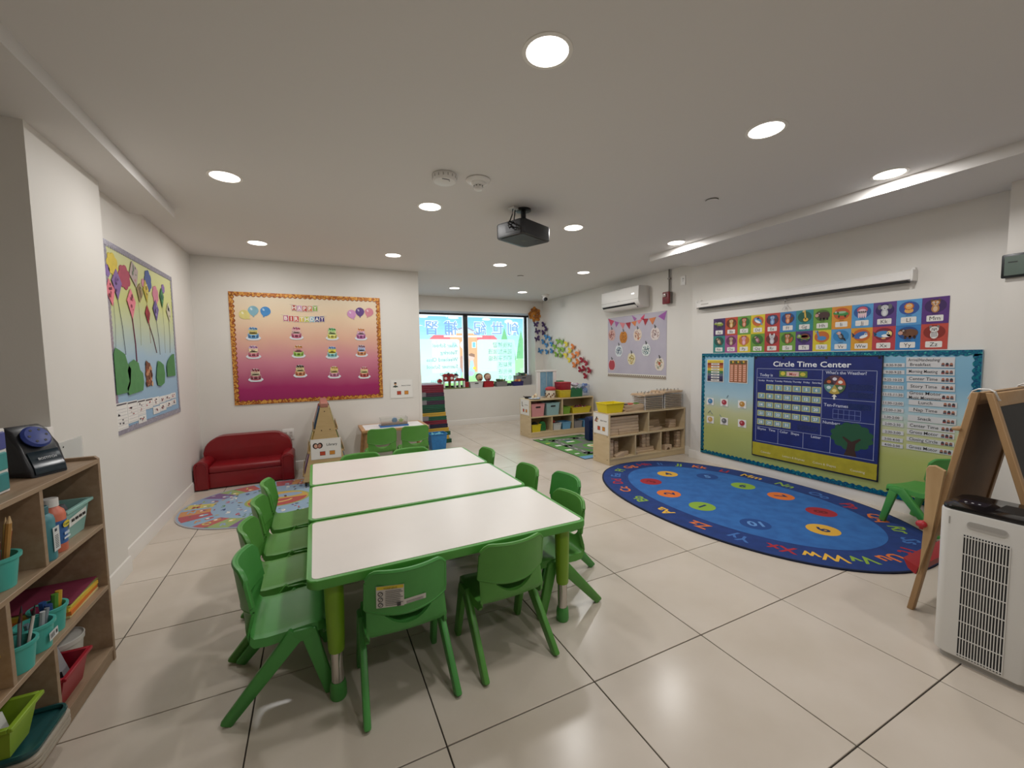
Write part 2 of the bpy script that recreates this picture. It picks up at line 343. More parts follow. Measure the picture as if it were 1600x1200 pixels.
# ---------------------------------------------------------------- window
win = thing('window_1', 'black framed window with a printed school picture, lettering reversed', None, (0, 7.80, 0)); win['kind'] = 'structure'
M_FRAME = mat('black_window_frame', '#101012', 0.35)
for nm, a in (('frame_head', (1.28, 4.15, 2.13, 2.168)), ('frame_sill', (1.28, 4.15, 0.70, 0.745)), ('frame_jamb', (4.06, 4.115, 0.745, 2.13)), ('frame_jamb', (1.28, 1.33, 0.745, 2.13)), ('mullion', (2.695, 2.78, 0.745, 2.13))):
    MB().box(a[0], a[1], -0.03, 0.03, a[2], a[3], 0.004).build(nm, M_FRAME, win)
M_GLASS = mat('window_glass', '#ffffff', 0.0, trans=1.0)
PANES = ((1.33, 2.695), (2.78, 4.06))
for a, b_ in PANES:
    MB().box(a, b_, 0.008, 0.012, 0.745, 2.13).build('pane', M_GLASS, win)
def lerp_hex(a, b, t):
    A = [int(a[i:i+2], 16) for i in (1, 3, 5)]; B = [int(b[i:i+2], 16) for i in (1, 3, 5)]
    return '#%02x%02x%02x' % tuple(int(x + (y-x)*t) for x, y in zip(A, B))
for pi, (a, b_) in enumerate(PANES):
    A = Art(); lo, hi = 0.745, 2.13
    a1, b1, hi1 = a + 0.02, b_ - 0.02, hi - 0.025
    A.rect(a, lo, b_, hi, '#ffffff', 0)
    N = 14
    for k in range(N):   # printed sky
        z0, z1 = 1.25 + (hi1-1.25)*k/N, 1.25 + (hi1-1.25)*(k+1)/N; A.rect(a1, z0, b1, z1, lerp_hex('#d9f3fa', '#8cc8ee', k/(N-1)), 1)
    for k in range(8):
        z0, z1 = lo + 0.505*k/8, lo + 0.505*(k+1)/8; A.rect(a1, z0, b1, z1, lerp_hex('#a8e08a', '#cdf2d8', k/7), 1)
    clip = lambda x: max(a1, min(b1, x))
    def P_(pts, c, l): A.poly([(clip(x), z) for x, z in pts], c, l)
    for cx, cz, rx, rz in ((1.55, 2.02, .14, .06), (1.9, 2.09, .1, .03), (2.5, 2.08, .12, .025), (3.7, 2.03, .1, .05), (3.85, 2.0, .08, .035), (3.2, 2.07, .1, .03)):
        if a < cx < b_: A.poly([(clip(x), min(z, hi1)) for x, z in cloud_pts(cx, cz, rx, rz, 8)], '#f2fbff', 2)
    for cx, cz, w, h in ((3.6, 1.55, .13, .36), (3.99, 1.5, .12, .36), (3.78, 1.4, .1, .25)):
        if a < cx < b_: P_([(cx-w, cz-.25), (cx+w, cz-.25), (cx+w*.5, cz+h*.4), (cx, cz+h), (cx-w*.5, cz+h*.4)], '#7fc386', 2)
    for cx, cz, r in ((3.95, 1.15, .14), (3.85, 1.0, .12), (1.5, 1.15, .2), (1.9, 1.05, .15), (2.35, .98, .14), (2.95, .9, .08)):
        if a < cx < b_: A.poly([(clip(x), z) for x, z in cloud_pts(cx, cz, r, r*.8, 9)], '#a9e6a0', 3)
    if True:   # printed school building
        P_([(2.05, 1.0), (3.42, 1.0), (3.42, 1.66), (2.05, 1.66)], '#f0c9a8', 3)
        P_([(1.98, 1.64), (3.47, 1.64), (3.36, 1.74), (2.1, 1.74)], '#e8787c', 4)
        P_([(2.42, 1.0), (2.99, 1.0), (2.99, 1.79), (2.42, 1.79)], '#efb184', 5)
        P_([(2.36, 1.78), (3.05, 1.78), (2.70, 1.90)], '#a99bab', 6); P_([(2.42, 1.78), (2.99, 1.78), (2.70, 1.87)], '#cfe6f2', 7)
        P_([(2.3, 1.70), (3.1, 1.70), (3.1, 1.735), (2.3, 1.735)], '#fff4ec', 7)
        for wx in (2.50, 2.92): 
            P_([(wx-.04, 1.49), (wx+.04, 1.49), (wx+.04, 1.61), (wx-.04, 1.61)], '#ffffff', 6); P_([(wx-.03, 1.5), (wx+.03, 1.5), (wx+.03, 1.6), (wx-.03, 1.6)], '#86c6e6', 7)
        P_(oval(2.70, 1.55, .075, .075), '#ffffff', 8)
    if pi == 1:   # printed children by the mullion
        P_(oval(2.86, 1.30, .062, .075), '#f6c6b6', 8); P_([(2.81, 1.33), (2.93, 1.30), (2.93, 1.36), (2.86, 1.385), (2.80, 1.36)], '#a07a64', 9)
        P_([(2.80, .98), (2.93, .98), (2.90, 1.23), (2.83, 1.23)], '#bcd6f0', 8); P_(oval(2.92, 1.08, .035, .03), '#ffd94d', 9); P_(oval(2.84, .97, .07, .05), '#c6c2e8', 9)
    if pi == 0:
        P_([(2.60, 1.0), (2.69, 1.0), (2.69, 1.33), (2.63, 1.33)], '#c79a86', 8); P_(oval(2.60, 1.0, .05, .1), '#a9c8ec', 9)
    p0, p1 = ((1.36, 2.62) if pi == 0 else (2.99, 3.84))
    A.rrect(p0, .80, p1, 1.66, .05, '#dcf2ec' if pi == 0 else '#d2f0e8', 10); A.c[-1] = A.c[-1][:3] + (.74,)
    for ch, cx in ((('習', 2.065), ('補', 2.451), ('班', 1.67)) if pi == 0 else (('紀', 3.053), ('世', 3.443), ('創', 3.807))):
        A.text(ch, cx, 1.775, .21, '#ffffff', 12, bold=.045, w=.34, mirror=True); A.text(ch, cx, 1.775, .21, '#86a5de', 13, bold=.012, w=.30, mirror=True)
    if pi == 0:
        for k, t in enumerate(('After School', 'Tutoring', 'Weekend Class', 'Summer School', 'Art Class', 'Chinese Class')):
            A.text(t, 2.57, 1.505 - .138*k, .072, '#86bcb2', 12, align='l', bold=.01, w=.80, mirror=True)
    else:
        for k, t in enumerate(('課後補習', '週末加強班', '初識字班級', '暑期班', '美術班', '中文班')):
            for q, ch in enumerate(t): A.text(ch, 3.72 - .11*q - .0, 1.505 - .138*k, .085, '#78b498', 12, bold=.0, w=.10, mirror=True)
    A = A.flatten(a, lo, b_, hi, 210, 210); A.build('printed_film', win, FILM, off=-0.016, step=0.0004)
# ---------------------------------------------------------------- downlights
M_LENS = mat('downlight_lens', '#ffffff', 0.4, emit=('#fff6ea', 6.0)); M_RING = mat('downlight_ring', '#efece6', 0.4)
LXS = (-0.4457, 0.8274, 2.1119, 3.3596); LYS = (1.3741, 3.088, 4.6781, 6.5003)
LN = ('kite board side', 'above the table row', 'in line with the projector', 'beside the alphabet card soffit')
RN = ('in the nearest row', 'in the second row', 'in the third row', 'in the row before the window')
def downlight(x, y, label):
    t = thing('downlight', label, 'ceiling light', (x, y, ZC), 0, 'recessed ceiling downlights')
    MB().lathe([(0.079, 0.0), (0.079, -0.004), (0.094, -0.003), (0.095, 0.0)], 32).build('trim_ring', M_RING, t)
    MB().lathe([(0.079, 0.0), (0.079, -0.003), (0.05, -0.0035)], 32).build('lens', M_LENS, t)
    ld = bpy.data.lights.new('downlight_lamp', 'AREA'); ld.shape = 'DISK'; ld.size = 0.15; ld.energy = DOWNLIGHT_W; ld.color = (1.0, 0.985, 0.966)
    lo_ = bpy.data.objects.new('lamp', ld); COL.objects.link(lo_); lo_.parent = t; lo_.location = (0, 0, -0.006)
for j, y in enumerate(LYS):
    for i, x in enumerate(LXS):
        if (i, j) in ((0, 0), (0, 3), (1, 3)): continue
        downlight(x, y, 'round recessed downlight ' + RN[j] + ', ' + LN[i])
for i, x in enumerate(LXS[1:3]): downlight(x, -0.35, 'added unseen downlight behind the camera, ' + ('kite board' if i == 0 else 'alphabet card') + ' side')  # extra pair out of view, added to light the near end of the room
# ================================================================ tables and chairs
M_GREEN = mat('green_plastic', '#4c9a48', 0.42, col2='#479344', scale=8, bump=0.05, bscale=400)
M_GREEN2 = mat('green_plastic_yellowish', '#57993f', 0.42, col2='#52923b', scale=8, bump=0.05, bscale=400)
M_EDGE = mat('green_table_edge', '#4f9a3c', 0.4); M_LEG = mat('olive_table_leg', '#7aa41f', 0.4)
M_LAM = mat('white_laminate', '#e9e3dc', 0.32, col2='#e5dfd8', scale=3)
tbl = thing('activity_table', 'rectangular white activity table with green edge closest to the camera', 'table', (0.5425, 1.87, 0), 0, 'three white tables pushed together')
def rr(w, d, r, n=5):
    pts = []
    for cx, cy, a0 in ((w-r, -d+r, -90), (w-r, d-r, 0), (-w+r, d-r, 90), (-w+r, -d+r, 180)):
        pts += [(cx + r*math.cos(math.radians(a0 + 90*k/n)), cy + r*math.sin(math.radians(a0 + 90*k/n))) for k in range(n+1)]
    return pts
MB().prism(rr(.6025, .30, .035), 'z', .485, .519, .007, 3).build('table_edge', M_EDGE, tbl)
MB().prism(rr(.585, .2825, .022), 'z', .50, .5205).build('table_top', M_LAM, tbl)
MB().box(-.53, .53, -.22, .22, .455, .486).build('under_frame', mat('grey_metal', '#7a7d80', .4, .8), tbl)
for sx in (-1, 1):
    for sy in (-1, 1):
        lg = MB().lathe([(.036, .49), (.034, .35), (.030, .20), (.028, .19)], 20, (sx*.513, sy*.215, 0)).build('leg', M_LEG, tbl)
        MB().lathe([(.0235, .20), (.0235, .05)], 20, (sx*.513, sy*.215, 0)).build('leg_tube', M_CHROME, lg)
        MB().lathe([(.026, .068), (.030, .05), (.031, .008), (.028, .0)], 20, (sx*.513, sy*.215, 0)).build('foot_cap', M_GREEN, lg)
dup(tbl, 'rectangular white activity table with green edge, middle of the three', (0.541, 2.488, 0))
dup(tbl, 'rectangular white activity table with green edge, farthest from the camera', (0.541, 3.10, 0))
def make_chair(m, label):
    t = thing('child_chair', label, 'chair', (0, 0, 0), 0, 'green plastic children chairs')
    prof = [(.156,.250,.118),(.163,.266,.132),(.152,.282,.142),(.10,.286,.146),(.03,.280,.147),(-.04,.276,.146),(-.080,.280,.145),(-.100,.292,.144),(-.112,.310,.143)]
    cols = [-1.02] + [-1 + 2*k/24 for k in range(25)] + [1.02]; g = []
    for i, (y, z, w) in enumerate(prof):
        up = max(0, min(1, (z - .280)/.09)) if i > 5 else 0
        g.append([(c*w, y + up*.044*c*c, z - (1-up)*.007*(1-c*c)*(1 if i > 1 else .3) + (.010*c*c*up) - (.030*(1-up) if abs(c) > 1 else 0)) for c in cols])
    for zf in (lambda c: min(.376, .320 + .056*(c/.68)**2), lambda c: .380, lambda c: .400):   # hand slot with a curved lower edge
        g.append([(c*.142, -.116 - .010*(zf(c)-.318)/.08 + max(0, min(1, (zf(c)-.28)/.09))*.044*c*c, zf(c)) for c in cols])
    MB().sheet(g, .013, lambda i, j: i == 9 and abs((cols[j] + cols[j+1])/2) < .66).build('seat', m, t, 50)
    g = []
    for r in range(9):
        v = r / 8; row = []
        for c in [k/10 for k in range(-10, 11)]:
            zb = .367 + .020*c*c; zt = .536 - .42*max(0, abs(c)-.74)**2; z = zb + (zt - zb)*v
            row.append((c*(.150 - .004*v), -.124 - .020*v + .048*c*c, z))
        g.append(row)
    b = MB(); b.sheet(g, .020)
    ring = g[0] + [g[r][-1] for r in range(1, 9)] + g[8][-2::-1] + [g[r][0] for r in range(7, -1, -1)]
    b.tube([(p[0], p[1]-.004, p[2]) for p in ring], .0085, 6).build('backrest', m, t, 50)
    for s in (-1, 1):
        la = MB().strap([(s*.154, .062, .270), (s*.167, -.178, .0)], (.064, .046), (.026, .025), (1, 0, 0), .008).build('leg', m, t)
        lb = MB().strap([(s*.154, .098, .270), (s*.160, .170, .0)], (.058, .042), (.026, .025), (1, 0, 0), .008).build('leg', m, t)
        for lo_ in (la, lb):
            for v in lo_.data.vertices: v.co.z = max(v.co.z, 0.0)   # feet cut flat on the floor
        MB().prism([(.030, .235), (.132, .235), (.124, .272), (.108, .281), (.052, .281), (.036, .270)], 'x', s*.154-.0135, s*.154+.0135, .005, 2).build('side_rail', m, t)
    return t
CH = [  # x, y, facing (degrees, 0 = looking to +y), material, label
 (.279, 1.622, 0, 0, 'green plastic child chair with a white warning sticker on its back'),
 (.722, 1.628, 2, 1, 'green plastic child chair pushed in beside the chair with the warning sticker'),
 (-.165, 1.862, -90, 0, 'green plastic child chair with seat fully in view, facing the nearest table leg'),
 (-.20, 2.224, -90, 1, 'second green child chair from the camera on the sofa side of the tables'),
 (-.192, 2.586, -90, 1, 'third green child chair from the camera on the sofa side of the tables'),
 (-.185, 2.949, -90, 1, 'green child chair on the sofa side of the tables, closest to the small round rug'),
 (1.13, 1.862, 90, 1, 'green child chair tucked in at the table corner beside a chrome table leg'),
 (1.315, 2.165, 92, 0, 'green child chair pulled out farthest from the tables on the blue rug side'),
 (1.205, 2.486, 90, 1, 'green child chair at the middle table on the blue rug side'),
 (1.15, 3.10, 90, 1, 'green child chair at the far table corner on the blue rug side'),
 (.30, 3.35, 180, 1, 'green child chair behind the far table, next to the library stand'),
 (.70, 3.35, 180, 1, 'green child chair behind the far table, in front of the sensory table'),
 (.636, 4.735, 0, 1, 'green child chair at the wooden sensory table, on the library stand side'),
 (.998, 4.735, 0, 1, 'green child chair at the wooden sensory table, on the blue bin side'),
 (3.985, 1.33, -12, 0, 'green child chair on the blue rug behind the wooden easel'),
]
protos = [make_chair(M_GREEN, CH[0][4]), None]
for i, (x, y, a, mi, lb) in enumerate(CH):
    if i == 0: c = protos[0]; c.location = (x, y, 0); c.rotation_euler.z = math.radians(a); continue
    if protos[mi] is None: c = protos[mi] = make_chair(M_GREEN2, lb); c.location = (x, y, 0); c.rotation_euler.z = math.radians(a)
    else: c = dup(protos[mi], lb, (x, y, 0), math.radians(a))
    if i in (14,): c.location.z = .0125
A = Art(); A.rect(-.115+.0, .40, -.02, .487, '#cfcbc4', 1); A.rect(-.113, .473, -.022, .486, '#d8c23a', 2); A.text('WARNING', -.0675, .4755, .007, '#1a1a1a', 3, w=.08)
for k in range(9): A.rect(-.085, .468 - .0072*k, -.085 + .055 + .006*math.sin(k*2), .4656 - .0072*k, '#6a6a68', 2)
for k in range(3): A.ell(-.101, .457 - .022*k, .009, .009, '#4a4a48', 2); A.ell(-.101, .457 - .022*k, .006, .006, '#cfcbc4', 3); A.line(-.107, .451-.022*k, -.095, .463-.022*k, .002, '#4a4a48', 4)
A.rect(-.02, .403, .062, .424, '#cfcbc4', 1); A.rect(-.045, .403, -.032, .418, '#3a3a3a', 3)
for k in range(2): A.rect(-.012, .414-.006*k, .052, .4115-.006*k, '#8a8a86', 2)
st = Art(); st.v = A.v; st.f = A.f; st.c = A.c
_bk = [o for o in protos[0].children if o.name.startswith('backrest')][0]
so = st.build('warning_sticker', protos[0], off=0, step=.0003)
for v in so.data.vertices:   # wrap the sticker on the curved, leaning back of the backrest
    c = v.co.x/.15; k = -v.co.y; vv = (v.co.z - .367)/.167; v.co.y = -.124 - .020*vv + .048*c*c - .0132 - .004*abs(c) - k
tag(so, 'white printed warning sticker with a yellow strip')
# ================================================================ sofa
M_RED = mat('dark_red_vinyl', '#840f18', 0.36, col2='#7a0e17', scale=5, bump=0.08, bscale=180)
sofa = thing('child_sofa', 'dark red vinyl child sofa with rounded back against the wall', 'sofa', (-.69, 5.0, 0))
MB().box(-.36, .36, .006, .40, .012, .165, .012, 2).build('base', M_RED, sofa)
MB().box(-.335, .335, -.004, .33, .16, .232, .03, 4).build('seat_cushion', M_RED, sofa)
pts = [(-.415, .03), (.415, .03), (.415, .33)] + [(.415 - .20*(1-math.cos(a)), .33 + .165*math.sin(a)) for a in [PI/2*k/8 for k in range(1, 9)]] + [(-.415 + .20*(1-math.cos(a)), .33 + .165*math.sin(a)) for a in [PI/2*k/8 for k in range(8, 0, -1)]] + [(-.415, .33)]
MB().prism(pts, 'y', .29, .43, .025, 3).build('backrest', M_RED, sofa)
for s in (-1, 1):
    pr_ = [(-.058, .012), (.058, .012), (.058, .245)] + [(.062*math.cos(a), .245 + .058*math.sin(a)*.9) for a in [PI*k/10 for k in range(0, 11)]] + [(-.058, .245)]
    ar = MB().prism([(s*.382 + x, z) for x, z in pr_], 'y', -.012, .36, .016, 3).build('arm', M_RED, sofa)
    MB().tube([(s*.382-.044, -.013, .02), (s*.382-.044, -.013, .24), (s*.382-.03, -.013, .272), (s*.382, -.013, .283), (s*.382+.03, -.013, .272), (s*.382+.044, -.013, .24), (s*.382+.044, -.013, .02)], .004, 6).build('piping', M_RED, ar)
    for y in (.02, .33): MB().lathe([(.02, 0), (.02, .014)], 10, (s*.36, y, 0)).build('foot', M_BLACK, sofa)
# ================================================================ rugs
def rug(name, label, cx, cy, rx, ry, n, th, m, edge, mode='oval'):
    t = thing(name, label, 'rug', (cx, cy, 0))
    pts = []
    for i in range(96):
        a = 2*PI*i/96; c, s = math.cos(a), math.sin(a); pts.append((rx*math.copysign(abs(c)**(2/n), c), ry*math.copysign(abs(s)**(2/n), s)))
    MB().prism(pts, 'z', .0005, th, .002).build('binding', edge, t)
    return t, pts
M_NAVY = mat('rug_edge_navy', '#0d1834', .95); M_RUGE = mat('rug_edge_grey', '#a9a4a6', .9)
BR, bp = rug('alphabet_rug', 'large oval blue rug with alphabet border and number circles', 3.325, 2.41, .90, 1.36, 2.15, .010, None, M_NAVY)
MB().prism([(x*.985, y*.99) for x, y in bp], 'z', .006, .0104).build('border_pile', mat('rug_navy_pile', '#1c3a7c', .95, col2='#17336f', scale=14, bump=.3, bscale=500), BR)
MB().prism([((x*.735)+.015, y*.80) for x, y in bp], 'z', .008, .0108).build('centre_pile', mat('rug_blue_pile', '#2f6bb0', .95, col2='#275c9f', scale=10, bump=.3, bscale=500), BR)
NC = {4: (3.393,3.199,'#d9a83c'), 3: (3.04,3.084,'#9c2430'), 2: (2.917,2.733,'#d9722f'), 1: (2.916,2.368,'#86a93a'), 5: (3.683,2.934,'#1d4687'), 6: (3.716,2.556,'#86a93a'), 7: (3.742,2.212,'#d9722f'), 8: (3.647,1.836,'#9c2430'), 9: (3.289,1.639,'#d9a83c'), 10: (2.957,1.929,'#1d4687')}
for k, (x, y, c) in NC.items():
    A = Art('floor'); x -= 3.325; y -= 2.41; A.ell(x, y, .105, .105, c, 1, 24); rot = math.atan2(y, x) - PI/2
    h = .095; A.text(str(k), x + math.sin(rot)*h/2, y - math.cos(rot)*h/2, h, '#15305f' if k not in (5, 10, 3, 8) else ('#5f8ec9' if k in (5, 10) else '#6d1722'), 2, bold=.03, rot=rot)
    A.build('number_circle', BR, RUGPRINT, off=.0108, step=.0004)
LCOL = dict(zip('ABCDEFGHIJKLMNOPQRSTUVWXYZ', ('yellow green orange red blue green orange red blue green orange red yellow green blue red orange green blue red orange green yellow red blue orange').split()))
LHEX = dict(yellow='#e0b03e', green='#86a93a', orange='#d9722f', red='#a82734', blue='#3f6db0')
for k in range(26):
    # letters run clockwise seen from above, feet towards the centre; Aa sits mid-way on the table side
    a = PI - 2*PI*k/26 - .02; c, s = math.cos(a), math.sin(a); n = 2.15
    x, y = .855*.90*math.copysign(abs(c)**(2/n), c), .885*1.375*math.copysign(abs(s)**(2/n), s)
    nx, ny = x/.81, y/1.89; rot = math.atan2(ny, nx) - PI/2; L_ = chr(65+k); h = .10
    A = Art('floor'); A.text(L_ + L_.lower(), x + math.sin(rot)*h/2, y - math.cos(rot)*h/2, h, LHEX[LCOL[L_]], 1, bold=.022, rot=rot)
    A.build('letter_pair', BR, RUGPRINT, off=.0108, step=.0004)
SR, sp_ = rug('play_rug', 'oval pastel alphabet rug with smiling sun in front of the red sofa', -.36, 4.35, .755, .635, 2.2, .006, None, M_RUGE)
A = Art('floor'); A.poly([(x*.985, y*.985) for x, y in sp_], '#8ea6bc', 0)
RC = ['#b0605c', '#c08a5c', '#7d6088', '#86a4bc', '#c2b466', '#92a46c', '#a8565c', '#8a9cb8']
NS = 26
for k in range(NS):
    a0, a1 = 2*PI*k/NS, 2*PI*(k+.97)/NS; q = []
    for aa, sc in ((a0, .97), ((a0+a1)/2, .97), (a1, .97), (a1, .68), ((a0+a1)/2, .68), (a0, .68)):
        i = aa/(2*PI)*96; x, y = sp_[int(i) % 96]; q.append((x*sc, y*sc))
    A.poly(q, RC[(k*5) % 8], 1); am = (a0+a1)/2; x, y = sp_[int(am/(2*PI)*96) % 96]
    A.text(chr(65+k), x*.86, y*.86 - .03, .06, RC[(k*3+4) % 8], 2, bold=.03, rot=0); A.ell(x*.75, y*.75, .035, .022, RC[(k*3+1) % 8], 2, 9, rot=am); A.ell(x*.77, y*.74, .014, .012, '#f0e6dc', 3, 8)
for k in range(22):
    a = 2*PI*k/22; A.text('123456789'[k % 9], .43*math.cos(a), .37*math.sin(a)-.02, .055, ['#3d4a78', '#e8e0d0', '#b8505a', '#5f8a4a'][k % 4], 2, bold=.02)
A.ell(0, 0, .27, .23, '#94a060', 2, 28); A.ell(0, 0, .25, .21, '#bf9c50', 3, 28); A.ell(0, -.01, .24, .20, '#a8514c', 4, 24, a0=PI, a1=2*PI); A.ell(.08, .09, .12, .06, '#8a9cb0', 4, 20)
for k in range(120):
    a, q = random.uniform(0, 2*PI), random.uniform(.40, .96); i = int(a/(2*PI)*96) % 96; x, y = sp_[i]; A.ell(x*q, y*q, random.uniform(.008, .022), random.uniform(.006, .012), random.choice(['#3d4458', '#d8d4cc', '#a05058', '#5c7a54', '#b09a58', '#6a5a84']), 4, 7, rot=random.uniform(0, 3))
A.ell(0, -.05, .12, .07, '#d0b870', 5, 16, a0=PI, a1=2*PI); A.ell(0, -.045, .10, .05, '#a8514c', 6, 16, a0=PI, a1=2*PI); A.line(-.06, .03, -.05, .08, .02, '#5a3a3a', 6); A.line(.06, .03, .05, .08, .02, '#5a3a3a', 6)
A.build('printed_pattern', SR, RUGPRINT, off=.0066, step=.00025)
GR = thing('road_rug', 'green rectangular play rug printed with grey roads', 'rug', (3.46, 4.85, 0))
MB().box(-.455, .455, -.68, .68, .0005, .006, .001).build('rug_base', mat('rug_edge_dark', '#22361f', .95), GR)
A = Art('floor'); A.rect(-.45, -.675, .45, .675, '#568a44', 0); A.rect(-.45, -.675, .45, -.55, '#6f9fc4', 1)
for r_ in ((-.30, -.50, .42, -.38), (-.30, .40, .42, .52), (-.28, -.50, -.16, .52), (.12, -.50, .24, .52), (-.28, .0, .42, .10)): A.rect(*r_, '#70756c', 2)
A.ell(.10, -.1, .24, .24, '#70756c', 3, 24); A.ell(.10, -.1, .14, .14, '#5f9a44', 4, 20); A.ell(.10, -.1, .08, .08, '#e8e4d4', 5, 14); A.ell(.1, -.1, .04, .04, '#c9b04e', 6, 10)
for k in range(9): A.rect(-.27+.075*k, -.445, -.235+.075*k, -.435, '#e6e6e0', 4); A.rect(-.27+.075*k, .455, -.235+.075*k, .465, '#e6e6e0', 4)
for k in range(5): A.rect(-.225, -.36+.17*k, -.215, -.28+.17*k, '#e6e6e0', 4)
for x, y, w, h, c in ((-.40,.55,.12,.05,'#2c2c30'),(-.36,.60,.05,.05,'#e8e8e4'),(-.38,.1,.09,.06,'#e8e8e4'),(-.1,.25,.14,.05,'#f0eee8'),(-.08,.33,.1,.04,'#2f4a8a'),(-.4,-.2,.1,.07,'#f0ece4'),(.3,.25,.1,.08,'#7a4a3a'),(.32,.6,.1,.05,'#3a4a44'),(-.05,.6,.2,.04,'#3f6a34'),(-.41,-.42,.07,.04,'#e4e4e0'),(-.42,.32,.07,.03,'#d9d24e')): A.rect(x, y, x+w, y+h, c, 4)
A.build('printed_roads', GR, RUGPRINT, off=.0066, step=.0003)
# ================================================================ kite board on the wall beside the sofa
M_CARD = mat('white_card', '#e9e7e2', .55)
PAL = {}
def paper(hexc, rough=.7):
    if hexc not in PAL: PAL[hexc] = mat('paper_' + hexc[1:], hexc, rough, col2=lerp_hex(hexc, '#000000', .06), scale=20)
    return PAL[hexc]
KB = thing('kite_board', 'spring bulletin board with paper kites, clouds and green bushes', 'bulletin board', (XL+.0015, 4.07, 0), PI/2)
k0 = 4.07
MB().box(-.672, .672, -.004, 0, .84, 2.072).build('backing', gradient('kite_backing', [(0, '#8aaecb'), (.42, '#a3c0d2'), (.60, '#c2ccaa'), (.74, '#c9cd84'), (1, '#ced09a')], 2, .84, 2.07), KB)
M_SILV = glitter('holographic_silver', [(0, '#8e8a9a'), (.45, '#a09cae'), (.8, '#8a8698'), (.95, '#b4b2c2')], .28, 120)
for a in ((-.672, 2.072, .672, 2.072, (0, -1)), (-.672, .84, .672, .84, (0, 1)), (-.672, .87, -.672, 2.04, (1, 0)), (.672, .87, .672, 2.04, (-1, 0))):
    scallop('border_strip', a[0], a[1], a[2], a[3], .03, a[4], .032, .012, M_SILV, KB, -.005)
def kz(Y): return Y - k0
for Y, z, rx, rz, c in ((3.505,1.935,.085,.075,'#dcc34a'), (3.683,1.884,.10,.085,'#b0485f'), (3.428,1.879,.035,.04,'#8d6fae'), (4.131,1.935,.075,.085,'#4d5f98'), (4.28,1.848,.07,.075,'#d18398'), (4.482,1.927,.04,.04,'#8d6fa8'), (4.026,1.90,.035,.035,'#d391a4')):
    o = cutout('cloud_cutout', cloud_pts(kz(Y), z, rx, rz), .002, paper(c), KB, -.006)
def kite(Y, z, w, h, c, tilt=0, deco=None):
    cr, sr = math.cos(tilt), math.sin(tilt); pts = [(0, h*.42), (w, 0), (0, -h*.58), (-w, 0)]
    o = cutout('kite_cutout', [(kz(Y) + x*cr - y*sr, z + x*sr + y*cr) for x, y in pts], .0022, paper(c), KB, -.0085)
    if deco:
        D = Art(); x, y = kz(Y), z
        for k in range(6): D.ell(x + random.uniform(-.35, .35)*w, y + random.uniform(-.3, .22)*h, random.uniform(.006, .016), random.uniform(.006, .018), random.choice(deco), 1 + k, 8)
        D.build('kite_drawing', o, off=.0109, step=.0003)
for a in ((3.44,1.76,.065,.17,'#e8808e',.2,('#6a2030','#c24a5a')), (3.546,1.83,.075,.20,'#8a6aa4',0,('#4a2a64','#6a3f88')), (3.846,1.946,.085,.19,'#b9a8a4',.3,('#5a7a5a','#c27a86','#4a4a52')), (3.764,1.731,.075,.21,'#ec8796',0,('#6a2038','#8a2a44','#c24a68')),
          (3.938,1.827,.06,.15,'#a08a62',-.2,('#6a5a3a',)), (4.064,1.86,.055,.17,'#cdb84a',.1,('#7a6a2a','#f0e8b0')), (4.066,1.679,.05,.145,'#a83442',.05,('#7a1a2a',)), (4.256,1.733,.065,.17,'#6a5a94',0,('#3a2a5a','#9a8ac0')), (4.423,1.856,.05,.17,'#3f7a4e',0,('#2a4a5a','#5aa06a')), (4.583,1.752,.06,.17,'#cfc9b4',.1,('#1a1a1e','#8a8a6a'))): kite(*a)
for (x0, z0), (x1, z1), c, w in (((3.48,1.69),(3.455,1.368),'#8a8a90',.002), ((3.546,1.72),(3.607,1.357),'#4a4a58',.003), ((3.764,1.62),(3.788,1.253),'#7a2f4a',.006), ((3.90,1.75),(3.894,1.428),'#b0b090',.002), ((4.08,1.60),(4.211,1.378),'#6a2a38',.005), ((4.256,1.64),(4.288,1.364),'#6a6a70',.003), ((4.43,1.76),(4.42,1.38),'#9a9a8a',.002), ((4.575,1.66),(4.551,1.383),'#70706a',.003), ((4.07,1.77),(4.09,1.45),'#a06a4a',.002)):
    MB().tube([(kz(x0), -.0075, z0), (kz((x0+x1)/2)+.012, -.0075, (z0+z1)/2), (kz(x1), -.0075, z1)], w/2, 5).build('kite_string', paper(c), KB)
def bush(name, pts, c): return cutout(name, [(kz(Y), z) for Y, z in pts], .002, paper(c), KB, -.0105)
bush('bush_cutout', [(3.41,1.10),(3.58,1.105),(3.63,1.16),(3.66,1.26),(3.61,1.30),(3.58,1.36),(3.50,1.385),(3.44,1.40),(3.41,1.36)], '#4f8a52')
bush('bush_cutout', [(3.60,1.085),(3.85,1.10),(3.88,1.16),(3.87,1.225),(3.82,1.25),(3.80,1.30),(3.72,1.325),(3.64,1.30),(3.60,1.25),(3.62,1.18),(3.57,1.13)], '#548f56')
bush('bush_cutout', [(4.17,1.12),(4.24,1.108),(4.33,1.13),(4.36,1.20),(4.34,1.28),(4.27,1.305),(4.21,1.315),(4.18,1.26),(4.15,1.18)], '#528d55')
bush('bush_cutout', [(4.42,1.178),(4.64,1.18),(4.64,1.375),(4.58,1.37),(4.52,1.345),(4.46,1.315),(4.42,1.27)], '#4c874f')
PH = thing; hh = Art()
for k in range(34):
    hh.ell(kz(4.003) + random.uniform(-.06, .06), 1.215 + random.uniform(-.085, .085), random.uniform(.010, .022), random.uniform(.012, .022), random.choice(['#5a3424', '#8a5a3c', '#c08a64', '#2a1a16', '#d8b088', '#a0522f']), 1 + k % 9, 9)
for k in range(8): hh.line(kz(3.95+.014*k), 1.12, kz(3.95+.014*k)+.006, 1.145, .004, '#4a4a58', 2)
